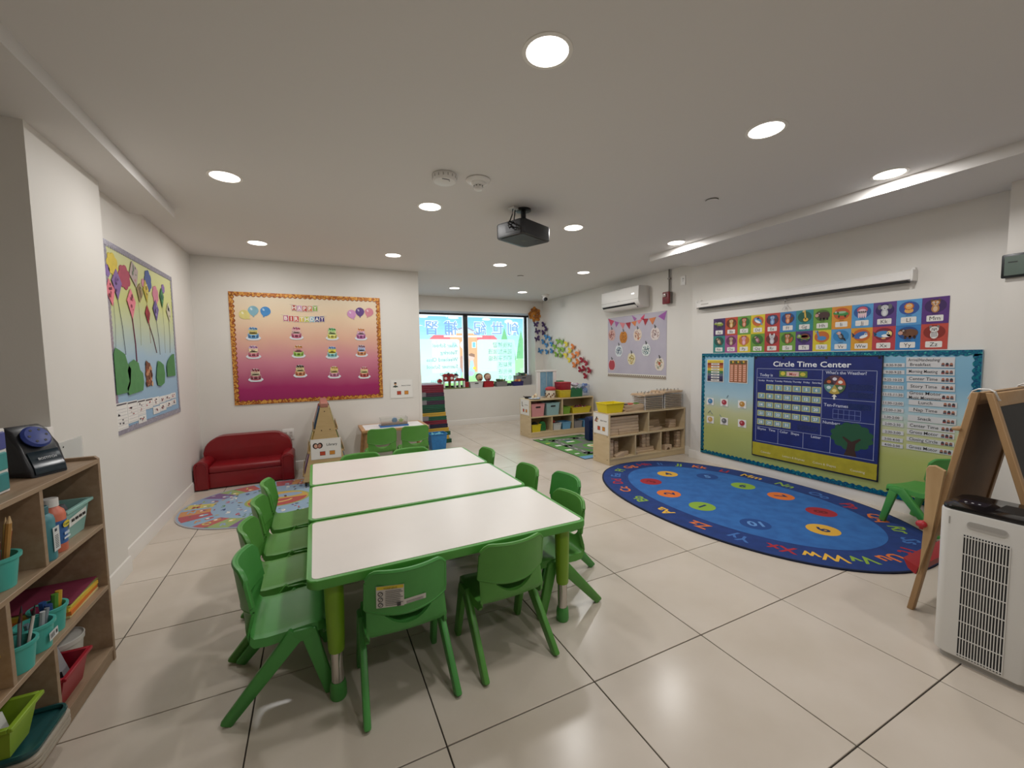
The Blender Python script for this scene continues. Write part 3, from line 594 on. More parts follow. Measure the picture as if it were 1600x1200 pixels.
hb = cutout('photo_bouquet', cloud_pts(kz(4.003), 1.215, .072, .095, 9), .002, paper('#7a4a34'), KB, -.006); hh.build('photo_print', hb, off=.0085, step=.0002)
def worksheet(Y0, Y1, z0, z1, head=False, tilt=0.0, red=False):
    o = MB().box(kz(Y0), kz(Y1), -.0075, -.006, z0, z1).build('worksheet', M_CARD, KB); D = Art(); x0, x1 = kz(Y0), kz(Y1)
    if head: D.rect(x0+.006, z1-.016, x1-.006, z1-.006, '#55555c', 1)
    n = max(2, int((z1-z0)/.022))
    for k in range(n): D.rect(x0+.01, z0+.008+(z1-z0-.03)*k/n, x1-.01, z0+.0098+(z1-z0-.03)*k/n, '#a9a9b2', 1)
    for k in range(5):
        xx, zz_ = x0+random.uniform(.012, (x1-x0)*.6), z0+random.uniform(.2, .72)*(z1-z0); D.rect(xx, zz_, xx+random.uniform(.01, .03), zz_+random.uniform(.005, .012), random.choice(['#a8545c', '#3a3a42'] if not red else ['#b03040', '#c25060']), 2)
    D.build('handwriting', o, off=.0078, step=.0003)
for a in ((3.395,3.56,.87,1.045,True), (3.565,3.735,.895,1.042,True), (3.74,3.885,.925,1.036,True), (3.89,4.035,.955,1.032,True,0,True), (4.04,4.185,.965,1.03), (4.19,4.335,.972,1.025), (4.34,4.48,.978,1.025), (4.485,4.625,.982,1.03), (4.04,4.19,.90,.955), (4.195,4.345,.905,.965), (4.35,4.49,.92,.968), (4.495,4.62,.925,.972), (3.74,3.885,.87,.922)): worksheet(*a)
# ================================================================ birthday board
BB = thing('birthday_board', 'orange to magenta birthday bulletin board with twelve month cakes', 'bulletin board', (0, YB-.0015, 0))
MB().box(-.822, .778, -.004, 0, .806, 2.067).build('backing', gradient('birthday_backing', [(0, '#94155a'), (.14, '#a01f60'), (.38, '#cd8092'), (.6, '#e0b29a'), (.8, '#e9d0b0'), (1, '#e8dac2')], 2, .81, 2.06), BB)
M_SUNF = glitter('sunflower_border', [(0, '#9a5220'), (.25, '#c07a34'), (.5, '#dba24c'), (.88, '#a05a22')], .45, 75)
M_LIP = mat('border_brown_lip', '#8a3a1c', .5)
for a in ((-.822, 2.067, .778, 2.067, (0, -1)), (-.822, .806, .778, .806, (0, 1)), (-.822, .84, -.822, 2.03, (1, 0)), (.778, .84, .778, 2.03, (-1, 0))):
    scallop('border_lip', a[0], a[1], a[2], a[3], .034, a[4], .052, .018, M_LIP, BB, -.0045); scallop('border_strip', a[0], a[1], a[2], a[3], .028, a[4], .052, .017, M_SUNF, BB, -.0068)
CK = [((-.608,1.608),'January','#5a9ccf','#e8d27a','#4a86c4'), ((-.177,1.617),'February','#c05a78','#f0c8c4','#b04a68'), ((.208,1.612),'March','#e2dc62','#cfe29a','#3f9a4a'), ((.538,1.612),'April','#b25a98','#d9b0c8','#d9823c'), ((-.616,1.40),'May','#cc6a7c','#f0d8b0','#b07ab0'), ((-.164,1.403),'June','#8cc03e','#d99a9a','#cf8a3c'), ((.199,1.388),'July','#7cc4c4','#f0dc50','#4a7ac0'), ((.537,1.405),'August','#d98a54','#b8c8ec','#8a5a6a'), ((-.608,1.139),'September','#a84a5a','#e8d8b4','#8a2a3a'), ((-.157,1.172),'October','#cf7a4a','#f0e0a4','#2f1a14'), ((.213,1.147),'November','#c87898','#f0d890','#c89a44'), ((.559,1.132),'December','#c04a44','#f0e0a0','#c05a64')]
for (x, z), mo, c1, c2, c3 in CK:
    o = cutout('cake_cutout', [(x-.074,z-.052),(x-.05,z-.077),(x+.05,z-.077),(x+.074,z-.052),(x+.055,z-.035),(x+.053,z),(x+.043,z+.005),(x+.043,z+.055),(x+.02,z+.072),(x-.02,z+.072),(x-.043,z+.055),(x-.043,z+.005),(x-.053,z),(x-.055,z-.035)], .002, paper('#d8d4d0'), BB, -.006); D = Art()
    D.ell(x, z-.052, .074, .026, '#dfe3ea', 1, 20); D.ell(x, z-.045, .052, .016, c1, 2, 16); D.rect(x-.052, z-.045, x+.052, z-.004, c1, 2)
    for k in range(5): D.rect(x-.046+.021*k, z-.048, x-.036+.021*k, z-.006, lerp_hex(c1, '#ffffff' if k % 2 else '#402030', .35), 3)
    D.ell(x, z-.004, .052, .014, lerp_hex(c1, '#ffffff', .3), 4, 16); D.rect(x-.042, z-.004, x+.042, z+.042, c2, 5); D.ell(x, z-.002, .042, .011, c2, 5, 16)
    D.ell(x, z+.043, .042, .016, lerp_hex(c2, c3, .3), 6, 16)
    for k in range(9): D.ell(x-.034+.0085*k, z+.048+.014*math.sin(k*1.9)**2, .008, .010, c3 if k % 3 else lerp_hex(c3, '#ffffff', .45), 7, 8)
    D.text(mo, x, z+.010, .017, '#2a2030', 8, w=.075, bold=.008); D.build('cake_print', o, off=.0083, step=.0003)
for x, z, c, r_ in ((-.681,1.815,'#e6d98a',.8), (-.596,1.862,'#8ab8c8',0), (-.478,1.858,'#4a90cf',-.3), (.44,1.855,'#d69ac8',.35), (.536,1.886,'#6a4a8a',0), (.644,1.884,'#d78a9a',-.35)):
    cr, sr = math.cos(r_), math.sin(r_); base = [(.052*math.cos(a)*(1 if math.sin(a) > 0 else 1-.25*abs(math.sin(a))), .055*math.sin(a)) for a in [2*PI*k/22 for k in range(22)]]; base[16:17] = [(-.006, -.056), (-.008, -.068), (.008, -.068)]
    o = cutout('balloon_cutout', [(x + p*cr - q*sr, z + p*sr + q*cr) for p, q in base], .002, paper(c), BB, -.006); D = Art(); D.ell(x-.018, z+.02, .010, .016, lerp_hex(c, '#ffffff', .55), 1, 10, rot=.5); D.build('balloon_print', o, off=.0083)
BUN = (('H','#b04438'),('A','#cf9ac0'),('P','#c0504a'),('P','#d08a5a'),('Y','#8fb24a')), (('B','#b64a7a'),('I','#c24a44'),('R','#c8443c'),('T','#d9c04a'),('H','#b5c24e'),('D','#8abfd0'),('A','#2f3f80'),('Y','#4a2f78'))
for row, zz, x0, dx, sag in ((0, 1.910, -.188, .0555, .012), (1, 1.787, -.277, .0545, .014)):
    n = len(BUN[row]); s_ = MB().tube([(x0-.05, -.0065, zz+.042), (x0+dx*(n-1)/2, -.0065, zz+.034-sag), (x0+dx*(n-1)+.05, -.0065, zz+.042)], .0012, 5).build('bunting_string', M_CARD, BB)
    for k, (ch, c) in enumerate(BUN[row]):
        x = x0 + dx*k; z = zz - sag*(1 - (2*k/(n-1)-1)**2)*.6
        o = cutout('bunting_flag', [(x-.027,z+.036),(x-.027,z-.04),(x,z-.03),(x+.027,z-.04),(x+.027,z+.036)], .0015, paper('#e8ddd0'), BB, -.0065); D = Art()
        D.poly([(x-.023,z+.032),(x-.023,z-.034),(x,z-.025),(x+.023,z-.034),(x+.023,z+.032)], c, 1); D.text(ch, x, z-.018, .044, '#f6ece4', 2, bold=.03, w=.038); D.build('flag_print', o, off=.0083)
# outlet and sign on the birthday wall
OU = thing('wall_outlet', 'white double wall outlet plate beside the red sofa', 'outlet', (-.314, YB-.0015, .43))
MB().box(-.06, .06, -.007, 0, -.062, .062, .003, 2).build('cover_plate', M_WHITE, OU)
for s in (-1, 1):
    MB().box(s*.028-.018, s*.028+.018, -.010, -.004, -.034, .034, .002).build('receptacle', mat('outlet_face', '#cfcac4', .4), OU)
    for z in (-.016, .016):
        for d in (-.006, .006): MB().box(s*.028+d-.0015, s*.028+d+.0015, -.0106, -.008, z-.005, z+.005).build('slot', M_BLACK, OU)
def center_sign(name, label, loc, rz, w, h, text, picto, tfont=.03):
    t = thing(name, label, 'sign', loc, rz); MB().box(-w/2, w/2, -.003, 0, -h/2, h/2, .0006).build('laminated_sheet', M_CARD, t); D = Art(); D.frame(-w/2+.004, -h/2+.004, w/2-.004, h/2-.004, .0015, '#c9c6c0', 1)
    picto(D, -w*.27, h*.18, w*.14); D.text(text, w*.20, h*.14, tfont, '#2c2a30', 2, bold=.01, w=w*.42)
    for k, c in ((-1, '#b8452c'), (1, '#cf8a34')): D.rect(w*(.04+.16*k)-w*.09, -h*.32, w*(.04+.16*k)+w*.09, -h*.12, '#5a4a3c', 2); D.rect(w*(.04+.16*k)-w*.083, -h*.305, w*(.04+.16*k)+w*.083, -h*.135, c, 3)
    D.build('printed_design', t, off=.0033); return t
def pic_person(D, x, z, r): D.ell(x, z+r*.5, r*.38, r*.45, '#c9a07a', 3); D.ell(x, z+r*.8, r*.4, r*.25, '#2a1a14', 4); D.ell(x, z-r*.5, r*.8, r*.45, '#2c2c34', 3, a0=0, a1=PI); D.ell(x, z-r*.3, r*.3, r*.35, '#3a4a3a', 4)
def pic_readers(D, x, z, r):
    for s in (-1, 1): D.ell(x+s*r*.55, z, r*.62, r*.75, '#2a1a18', 2); D.ell(x+s*r*.45, z-r*.05, r*.40, r*.5, '#d8a890' if s < 0 else '#c08a78', 3)
    D.poly([(x-r*.6, z-r*.9), (x, z-r*.55), (x+r*.6, z-r*.9), (x, z-r*.3)], '#a84a3a', 4)
def pic_blocks(D, x, z, r):
    for q, (a, b, c) in enumerate(((-.6,-.4,'#a8482f'),(.1,-.5,'#8a5a2f'),(-.25,.1,'#5a3a2a'),(.45,.2,'#c88a4a'),(.0,.6,'#3a2a24'))): D.rect(x+a*r-r*.3, z+b*r-r*.25, x+a*r+r*.3, z+b*r+r*.25, c, 2+q % 3)
def pic_hand(D, x, z, r): D.line(x, z-r*.8, x-r*.1, z+r*.9, r*.45, '#4a4038', 2); D.line(x, z-r*.7, x+r*.7, z-r*.8, r*.35, '#3a3630', 3)
center_sign('sensory_center_sign', 'white sign with a person picture on the wall above the sensory table', (1.016, YB-.0015, .906), 0, .295, .245, 'Sensory Center', pic_person, .014)
# ================================================================ library stand
M_BIRCH = mat('birch_plywood', '#c6ab7c', .5, col2='#bc9f70', scale=5, stretch=(1, 1, 6), lo=.3, hi=.75)
LS = thing('library_stand', 'tan wooden A-frame library book stand on casters', 'book stand', (.07, 4.60, .0115))
ep = [(-.225, .045), (.225, .045), (.038, .80), (-.038, .80)]
for y in (0, .66): 
    e = MB().prism(ep, 'y', y, y+.018, .002).build('end_panel', M_BIRCH, LS)
    for x, z in ((0, .76), (-.035, .565), (.045, .57)) if y == 0 else (): MB().lathe([(.006, -.001), (.006, .001)], 10, (x, y-.001, z), rot=Matrix.Rotation(PI/2, 3, 'X')).build('screw', mat('screw_steel', '#6a5a44', .4, .6), e)
for s in (-1, 1):
    MB().hexa([(s*.205, .018, .06), (s*.192, .018, .06), (s*.192, .66, .06), (s*.205, .66, .06), (s*.034, .018, .79), (s*.021, .018, .79), (s*.021, .66, .79), (s*.034, .66, .79)]).build('slope_board', M_BIRCH, LS)
    for k, z in enumerate((.10, .33, .56)):
        xb = .205 - (z-.06)*.234; MB().box(min(s*xb, s*(xb+.032)), max(s*xb, s*(xb+.032)), .018, .66, z, z+.012).build('ledge', M_BIRCH, LS); MB().box(min(s*(xb+.027), s*(xb+.032)), max(s*(xb+.027), s*(xb+.032)), .018, .66, z, z+.035).build('ledge_lip', M_BIRCH, LS)
    for y in (.03, .64): MB().lathe([(.02, -.009), (.022, -.006), (.022, .006), (.02, .009)], 14, (s*.20, y, .022), rot=Matrix.Rotation(PI/2, 3, 'Y')).build('caster', M_BLACK, LS); MB().box(s*.20-.012, s*.20+.012, y-.012, y+.012, .036, .05).build('caster_mount', M_BLACK, LS)
MB().box(-.036, .036, .0, .678, .80, .845, .006).build('top_ridge', mat('ridge_brown', '#a87060', .55), LS)
center_sign('library_sign', 'white Library sign with two reading children on the book stand', (.07, 4.5985, .385), 0, .285, .21, 'Library', pic_readers, .026)
BK = [(-1,.56,.05,'#3a5a7a','dark blue'),(-1,.56,.33,'#8a3a3a','brick red'),(-1,.33,.06,'#c8b060','mustard'),(-1,.33,.36,'#5a7a5a','sage green'),(-1,.10,.08,'#7a5a8a','violet'),(-1,.10,.38,'#4a4a52','charcoal'),(1,.56,.06,'#b9ad7c','khaki'),(1,.56,.36,'#7a4a2f','brown'),(1,.33,.05,'#5f7a4a','olive'),(1,.33,.34,'#c25a4a','coral'),(1,.10,.06,'#3f6a8a','steel blue'),(1,.10,.36,'#d9cfa8','cream')]
for k, (s, z, y, c, cn) in enumerate(BK):
    xb = .207 - (z+.012-.06)*.234; t = thing('picture_book', cn + ' picture book leaning on a ledge of the library stand, ' + ('sofa' if s < 0 else 'sensory table') + ' side', 'book', (.07 + s*(xb+.012), 4.62 + y, .0245 + z), 0, 'books on the library stand')
    hgt = .20 if z < .5 else .215; dx = -s*.234*hgt
    MB().hexa([(-.006, 0, 0), (.006, 0, 0), (.006, .25, 0), (-.006, .25, 0), (dx-.006, 0, hgt), (dx+.006, 0, hgt), (dx+.006, .25, hgt), (dx-.006, .25, hgt)]).build('cover', paper(c), t)
    MB().hexa([(s*.0068-.0008, .02, .03), (s*.0068+.0008, .02, .03), (s*.0068+.0008, .23, .03), (s*.0068-.0008, .23, .03), (s*.0068+dx*.85-.0008, .02, hgt*.85), (s*.0068+dx*.85+.0008, .02, hgt*.85), (s*.0068+dx*.85+.0008, .23, hgt*.85), (s*.0068+dx*.85-.0008, .23, hgt*.85)]).build('cover_picture', paper(lerp_hex(c, '#f0e0c0', .45)), t)
# ================================================================ sensory table, clear box, blue bin, nap mats
M_BEECH = mat('beech_wood', '#bf9468', .45, col2='#b3885c', scale=6, stretch=(1, 1, 5))
SE = thing('sensory_table', 'small wooden table with white top against the birthday wall', 'table', (.845, 5.17, 0))
tp = MB(); tp.box(-.39, -.345, -.24, .24, .445, .478, .006, 2); tp.box(.345, .39, -.24, .24, .445, .478, .006, 2); tp.box(-.345, .345, -.24, -.20, .445, .478, .004); tp.box(-.345, .345, .20, .24, .445, .478, .004); tp.build('top_frame', M_BEECH, SE)
MB().box(-.345, .345, -.20, .20, .455, .4765).build('white_top', mat('white_top_panel', '#e8e6e6', .3), SE)
for sx in (-1, 1):
    for sy in (-1, 1): MB().tube([(sx*.325, sy*.19, .446), (sx*.372, sy*.215, 0)], [.026, .021], 14).build('leg', M_BEECH, SE)
CB = thing('clear_sensory_box', 'clear plastic box of sand on a blue base on the small table', 'box', (.845, 5.13, .478))
MB().box(-.17, .17, -.075, .075, 0, .016, .005, 2).build('blue_base', mat('blue_plastic', '#2f6fb4', .35), CB)
M_CLEAR = mat('clear_plastic', '#f4f6f6', .08, trans=.92, alpha=.55)
for a in ((-.16,.16,-.068,-.064,.016,.11), (-.16,.16,.064,.068,.016,.11), (-.16,-.156,-.064,.064,.016,.11), (.156,.16,-.064,.064,.016,.11)): MB().box(*a).build('wall_panel', M_CLEAR, CB)
MB().box(-.155, .155, -.063, .063, .017, .045, .008, 2).build('sand', mat('sand', '#a48c7c', .9, col2='#8a7468', scale=60), CB)
MB().lathe([(.03, -.01), (.034, 0), (.03, .01)], 14, (.01, -.02, .07), rot=Matrix.Rotation(PI/2, 3, 'X')).build('blue_shell', mat('shell_blue', '#6a8ab0', .5), CB)
MB().prism([(.085+.04*math.cos(PI/2+k*PI/5)*(1 if k % 2 == 0 else .42), .065+.035*math.sin(PI/2+k*PI/5)*(1 if k % 2 == 0 else .42)) for k in range(10)], 'y', -.035, -.022).build('green_star', mat('star_green', '#a8c070', .5), CB)
BN = thing('blue_bin', 'blue plastic bin with crumpled cloth in front of the nap mats', 'bin', (1.53, 5.66, 0))
def open_bin(t, a0, b0, a1, b1, h, m, th=.004, rim=.008, slot=None):
    n = []
    for s in (0, 1):
        k = 0 if s == 0 else th
        n.append([[(x, y, z) for x, y in ((-A_+k, -B_+k), (A_-k, -B_+k), (A_-k, B_-k), (-A_+k, B_-k))] for A_, B_, z in ((a0, b0, th if s else 0), (a1, b1, h))])
    b = MB(); V_ = [[[b.bm.verts.new(p) for p in r_] for r_ in q] for q in n]; F = b.bm.faces.new
    F(V_[0][0][::-1]); F(V_[1][0])
    for i in range(4):
        j = (i+1) % 4; F((V_[0][0][i], V_[0][0][j], V_[0][1][j], V_[0][1][i])); F((V_[1][0][j], V_[1][0][i], V_[1][1][i], V_[1][1][j])); F((V_[0][1][i], V_[0][1][j], V_[1][1][j], V_[1][1][i]))
    b.build('bin_body', m, t)
    if rim: 
        r_ = MB(); q = [(-a1, -b1), (a1, -b1), (a1, b1), (-a1, b1)]
        r_.box(-a1-rim, a1+rim, -b1-rim, -b1+.002, h-rim*1.2, h+.001, .002); r_.box(-a1-rim, a1+rim, b1-.002, b1+rim, h-rim*1.2, h+.001, .002); r_.box(-a1-rim, -a1+.002, -b1+.002, b1-.002, h-rim*1.2, h+.001, .001); r_.box(a1-.002, a1+rim, -b1+.002, b1-.002, h-rim*1.2, h+.001, .001); r_.build('rim', m, t)
    if slot: MB().prism([(x*slot[0], h*.74 + z*slot[1]) for x, z in ((-1,-1),(1,-1),(1.15,0),(1,1),(-1,1),(-1.15,0))], 'y', -b1*.97-b0*.0-.004, -b0*.9).build('handle_slot', M_BLACK, t)
open_bin(BN, .095, .085, .115, .10, .235, mat('blue_bin_plastic', '#2f7fbf', .45, col2='#2a74b2', scale=30, bump=.25, bscale=90))
cg = [[(-.085+.17*i/7, -.07+.14*j/7, .205 + .03*math.sin(i*1.7+j)*math.cos(j*2.1) + random.uniform(-.008, .012)) for j in range(8)] for i in range(8)]
MB().sheet(cg, .004).build('crumpled_cloth', mat('pale_teal_cloth', '#6fb4c4', .9), BN)
MC = dict(red='#7a1830', plum='#3f2740', green='#17573f', dark_green='#124a30', yellow='#c9a23c', navy='#171a3a')
MATS_ST = ['dark_green', 'yellow', 'green', 'yellow', 'navy', 'red', 'green', 'yellow', 'dark_green', 'green', 'plum', 'green', 'plum', 'red', 'red']
zz = .0; cnt = {}
offs = [.10, .06, .085, .06, .045, .035, .03, .02, .012, .008, .008, .006, .0, -.006, -.006]
for k, c in enumerate(MATS_ST):
    th = .0595; t = thing('nap_mat', c.replace('_', ' ') + ' folded vinyl nap mat, ' + (ORD[len(MATS_ST)-1-k] + ' from the top of the stack' if k < len(MATS_ST)-1 else 'topmost of the stack'), 'nap mat', (1.535 + offs[k], 6.30 + .0*k, zz), 0, 'folded nap mats in a tall stack')
    for q in range(2): MB().box(-.215, .215, -.29, .29, th*q/2+.0002, th*(q+1)/2, .006, 2).build('mat_layer', mat('vinyl_' + c, MC[c], .35, bump=.1, bscale=40), t)
    if k in (4, 6, 10, 12): MB().box(-.19, -.065, -.2925, -.2905, .006, th+.012).build('clear_pocket', mat('pocket_vinyl', '#9a979c', .15, alpha=.75), t)
    zz += th + .0005
# ================================================================ alphabet cards
RX = XR - .0015
def ry(Y0): return lambda Y: Y0 - Y     # local x on the wall facing -x
AC = dict(A=('#4b2f66','#37204e','#8a9a3a'), B=('#bb4a30','#6a2a1c','#c99a4a'), C=('#6b9f3c','#2f6a34','#c0603a'), D=('#dcc52f','#c0622c','#4a90c8'), E=('#bd3f3c','#5a2a3a','#5a86c0'), F=('#3f84c0','#20457f','#c46a34'), G=('#2e8b90','#1f5a4a','#d9b04a'), H=('#6fa03e','#4a6a2a','#4a3230'), I=('#dc9433','#c0562c','#3f8a44'), J=('#569dd2','#2f5a9a','#d9a0b0'), K=('#5b3f88','#32205c','#b9bcc0'), L=('#5a9bd0','#2f4f98','#cf7a34'), M=('#58307c','#3a2058','#b07a44'),
 N=('#2f8580','#1f4f4a','#b08a6a'), O=('#a9558f','#6a2f5c','#9a7a54'), P=('#ddc436','#c0782c','#d48294'), Q=('#6a9a3a','#3a6a2f','#9a5a6a'), R=('#ba3e3c','#6a2a2a','#b9b4bc'), S=('#6f9f3c','#3f6a2c','#b0602f'), T=('#563a80','#33205a','#7fa04a'), U=('#ddca33','#c0682f','#4a86c0'), V=('#5b9fd2','#2f7fb8','#33363c'), W=('#dd9f2e','#c0622c','#3a66a8'), X=('#bd4048','#7a2230','#4a8ac0'), Y=('#2f7cbc','#1f4a86','#6a432c'), Z=('#bf4a3e','#84281f','#dcd8d4'))
CNAME = dict(zip('ABCDEFGHIJKLMNOPQRSTUVWXYZ', 'alligator beaver cat dolphin elephant fox giraffe hippo iguana jellyfish koala lion monkey nightingale owl pig quail rabbit squirrel turtle urchin vulture whale x-ray-fish yak zebra'.split()))
CNAME['N'] = 'small bird'; CNAME['X'] = 'striped fish'; CNAME['U'] = 'long-necked sea creature'
def animal(D, L, x, z, c):
    K = 1.28; E_ = lambda a, b, rx, rz, col=c, l=3, rot=0.0: D.ell(x+a*K, z+b*K, rx*K, rz*K, col, l, 12, rot)
    poly0 = D.poly
    def poly_(pts, col, l): return poly0([(x+(p-x)*K, z+(q-z)*K) for p, q in pts], col, l)
    lt, dk = lerp_hex(c, '#ffffff', .45), lerp_hex(c, '#000000', .45)
    def eye(a, b, r=.005): E_(a, b, r*1.5, r*1.5, '#f4f0ea', 6); E_(a, b, r*.8, r*.8, '#141414', 7)
    if L in 'XW':   # fish and whale
        E_(-.004, 0, .040, .022, c, 3, .35 if L == 'W' else 0); poly_([(x-.036,z+.0),(x-.056,z+.022),(x-.050,z-.016)], dk, 3); E_(.012, -.010, .024, .010, '#e6ecee', 4, .35 if L == 'W' else 0)
        if L == 'X': E_(.028, .002, .014, .018, '#e8cf7a', 4); E_(.0, -.026, .012, .006, '#e0a86a', 4)
        eye(.024, .006)
    elif L == 'D': E_(0, .004, .036, .020, c, 3, -.5); poly_([(x-.01,z+.018),(x+.004,z+.034),(x+.014,z+.016)], dk, 3); E_(.0, -.006, .026, .009, '#e6eef0', 4, -.5); poly_([(x+.03,z-.016),(x+.042,z-.034),(x+.024,z-.03)], c, 3); eye(-.016, .012, .004)
    elif L in 'AIT': 
        E_(.006, 0, .036, .015, c, 3, -.1); E_(-.034, .006, .018, .010, c, 4); E_(.0, .010, .028, .008, lt if L != 'T' else '#8a4630', 4)
        if L == 'T': E_(.006, .010, .030, .020, '#7a3f2c', 4); E_(-.034, .012, .016, .014, c, 5)
        for a in (-.016, .022): E_(a, -.018, .006, .009, dk, 3)
        eye(-.034, .014, .004)
    elif L == 'G': E_(.004, .012, .006, .034, c, 4, .1); E_(.008, -.020, .018, .014, c, 4); E_(-.004, .042, .012, .008, c, 5, .3); eye(-.006, .044, .003)
    elif L == 'U': E_(0, -.010, .030, .016, c, 3); E_(-.024, .016, .006, .026, c, 4, .3); E_(-.034, .040, .012, .007, c, 4); eye(-.036, .042, .003)
    elif L in 'NQV': E_(0, -.002, .016, .026, c, 3, .5); E_(-.012, .020, .012, .012, dk if L != 'V' else '#d9a0a0', 4); poly_([(x-.03,z+.02),(x-.02,z+.026),(x-.02,z+.014)], '#d9a03c', 5); poly_([(x+.01,z-.02),(x+.032,z-.04),(x+.024,z-.012)], dk, 3); E_(-.004, -.002, .009, .014, lt, 4, .5); eye(-.014, .022, .003)
    elif L == 'J': E_(0, .014, .030, .022, '#c25a6a', 3); E_(0, .004, .024, .016, '#e6c4cc', 4); [E_(a, -.016, .006, .024, '#e6c4cc', 4) for a in (-.018, -.006, .006, .018)]; eye(-.006, -.008, .003); eye(.006, -.008, .003)
    elif L in 'HY': E_(.010, 0, .038, .026, c, 3); E_(-.026, .008, .020, .018, c if L == 'H' else lerp_hex(c, '#000000', .2), 4); E_(-.036, .002, .012, .012, '#c99a8a', 5); [E_(a, -.026, .007, .010, dk, 3) for a in (-.012, .010, .032)]; eye(-.022, .016, .003)
    elif L == 'L': E_(0, -.016, .022, .016, '#d8a45a', 3); D.poly(cloud_pts(x, z+.012, .032, .030, 10, .2, 40), '#b85a26', 4); E_(0, .010, .018, .018, '#dca45c', 5); eye(-.006, .014, .003); eye(.006, .014, .003)
    else:           # sitting animals seen from the front
        E_(0, -.016, .018, .024, c, 3); E_(0, -.018, .010, .016, lt, 4); E_(0, .016, .020, .017, c, 5)
        ea = .016 if L not in 'KE' else .026; er = .008 if L not in 'KE' else .014
        for s in (-1, 1): E_(s*ea, .030 if L not in 'KE' else .020, er*.8, er*(2.0 if L == 'R' else 1.2), dk if L != 'R' else lt, 4); eye(s*.008, .020, .0032)
        E_(0, .008, .009, .007, lt, 6); E_(0, .010, .004, .003, '#20161a', 7)
        if L in 'BSF': E_(.026, -.012, .010, .024, dk if L != 'S' else c, 3, -.4)
        if L == 'Z': [D.line(x-.016, z-.034+.010*k, x+.016, z-.030+.010*k, .004, '#26262a', 5) for k in range(4)]; [D.line(x-.016, z+.012+.007*k, x+.016, z+.014+.007*k, .003, '#26262a', 6) for k in range(3)]
for k in range(26):
    L = chr(65+k); col, row = k % 13, k // 13; Yc = 3.322 - .1525*(col+.5); zc = 1.6055 if row == 0 else 1.409; w, h = .0757, .0965 + (.003 if row == 0 else 0)
    t = thing('alphabet_card', 'alphabet card %s%s with a %s picture above the teal bordered board' % (L, L.lower(), CNAME[L]), 'alphabet card', (RX - (.0 if row else .0012), Yc, zc), -PI/2, 'alphabet wall cards')
    bg, cc, an = AC[L]; MB().box(-w, w, -.001, 0, -h, h).build('card', paper(bg, .45), t); D = Art()
    D.ell(0, .034, .062, .052, cc, 1, 22); animal(D, L, 0, .034, an); D.rect(-.018, -.0275, .018, -.0225, lerp_hex(bg, '#000000', .45), 1)
    D.rrect(-.047, -.082, .047, -.036, .006, '#e4e1dc', 2); D.line(-.043, -.060, .043, -.060, .0008, '#b4b4ba', 3); D.text(L + L.lower(), 0, -.074, .031, '#26242a', 4, bold=0, w=.07); D.build('card_print', t, off=.0013, step=.0002)
# ================================================================ projector screen and hook
PS = thing('projection_screen', 'rolled up white projection screen housing mounted high on the wall', 'projection screen', (XR, 2.52, 1.885), -PI/2)
MB().prism([(-.002, .04), (-.05, .04), (-.075, .015), (-.075, -.03), (-.05, -.04), (-.002, -.04)], 'x', -.98, .98, .004).build('housing', M_WHITE, PS)
MB().box(-.96, .96, -.066, -.028, -.054, -.0395, .003).build('screen_bar', M_BLACK, PS)
for s in (-1, 1): MB().box(s*.985-.008, s*.985+.008, -.08, -.002, -.045, .045, .004).build('end_cap', M_WHITE, PS); MB().box(s*.975-.012, s*.975+.012, -.03, -.002, .04, .062, .002).build('bracket', M_WHITE, PS)
MB().box(.86-1.78, .92-1.74, -.077, -.0745, -.005, .008).build('brand_plate', mat('plate_grey', '#b8b4b0', .4), PS)
HK = thing('screen_pull_cord', 'thin white tangled pull cord hanging under the projection screen', 'cord', (XR-.02, 2.505, 1.785), -PI/2)
MB().tube([(-.03, 0, .04), (.0, -.004, .03), (.0, 0, -.01), (-.03, 0, -.05)], 0.0038, 5).build('cord', M_WHITE, HK); MB().tube([(.04, 0, .045), (.0, 0, .03), (.005, 0, -.01), (.035, 0, -.05)], 0.0038, 5).build('cord', M_WHITE, HK); MB().tube([(-.01, 0, -.01), (.0, 0, -.06)], 0.0038, 5).build('cord', M_WHITE, HK); MB().box(-.008, .008, -.01, .018, .03, .05, .002).build('clip', M_WHITE, HK)
# ================================================================ circle time bulletin board
CY = 2.307; lx = ry(CY)
CB_ = thing('circle_time_board', 'blue to green bulletin board with teal glitter border', 'bulletin board', (XR-.0145, CY, 0), -PI/2)
MB().box(-1.152, 1.152, -.004, .012, .103, 1.305).build('backing', gradient('sky_backing', [(0, '#a2b06a'), (.28, '#b3b96a'), (.45, '#c4c79a'), (.6, '#a9c8d4'), (.8, '#7fb0cc'), (1, '#84b6d0')], 2, .10, 1.30), CB_)
M_TEAL = glitter('teal_glitter', [(0, '#0d4f78'), (.4, '#0f6a86'), (.75, '#12808e'), (.95, '#43b0a4')], .25, 110)
for a in ((-1.152, 1.305, 1.152, 1.305, (0, -1)), (-1.152, .103, 1.152, .103, (0, 1)), (-1.152, .13, -1.152, 1.275, (1, 0)), (1.152, .13, 1.152, 1.275, (-1, 0))): scallop('border_strip', a[0], a[1], a[2], a[3], .032, a[4], .05, .014, M_TEAL, CB_, -.005)
def brd(name, Y1, z1, Y0, z0, m, y=-.006, th=.0015): return MB().box(lx(Y1), lx(Y0), y-th, y, z0, z1).build(name, m, CB_)
o = brd('feelings_chart', 3.385, 1.232, 3.163, .972, M_CARD); D = Art(); x0, x1 = lx(3.378), lx(3.17)
for k, c in enumerate(('#2a2440', '#3a3560', '#5a6a7a', '#3f7a4a', '#d0b83a', '#b86a2c', '#8a3a24', '#e0cf4a')): D.rect(x0, .98 + .031*k, x1, .98 + .031*(k+1), c, 1)
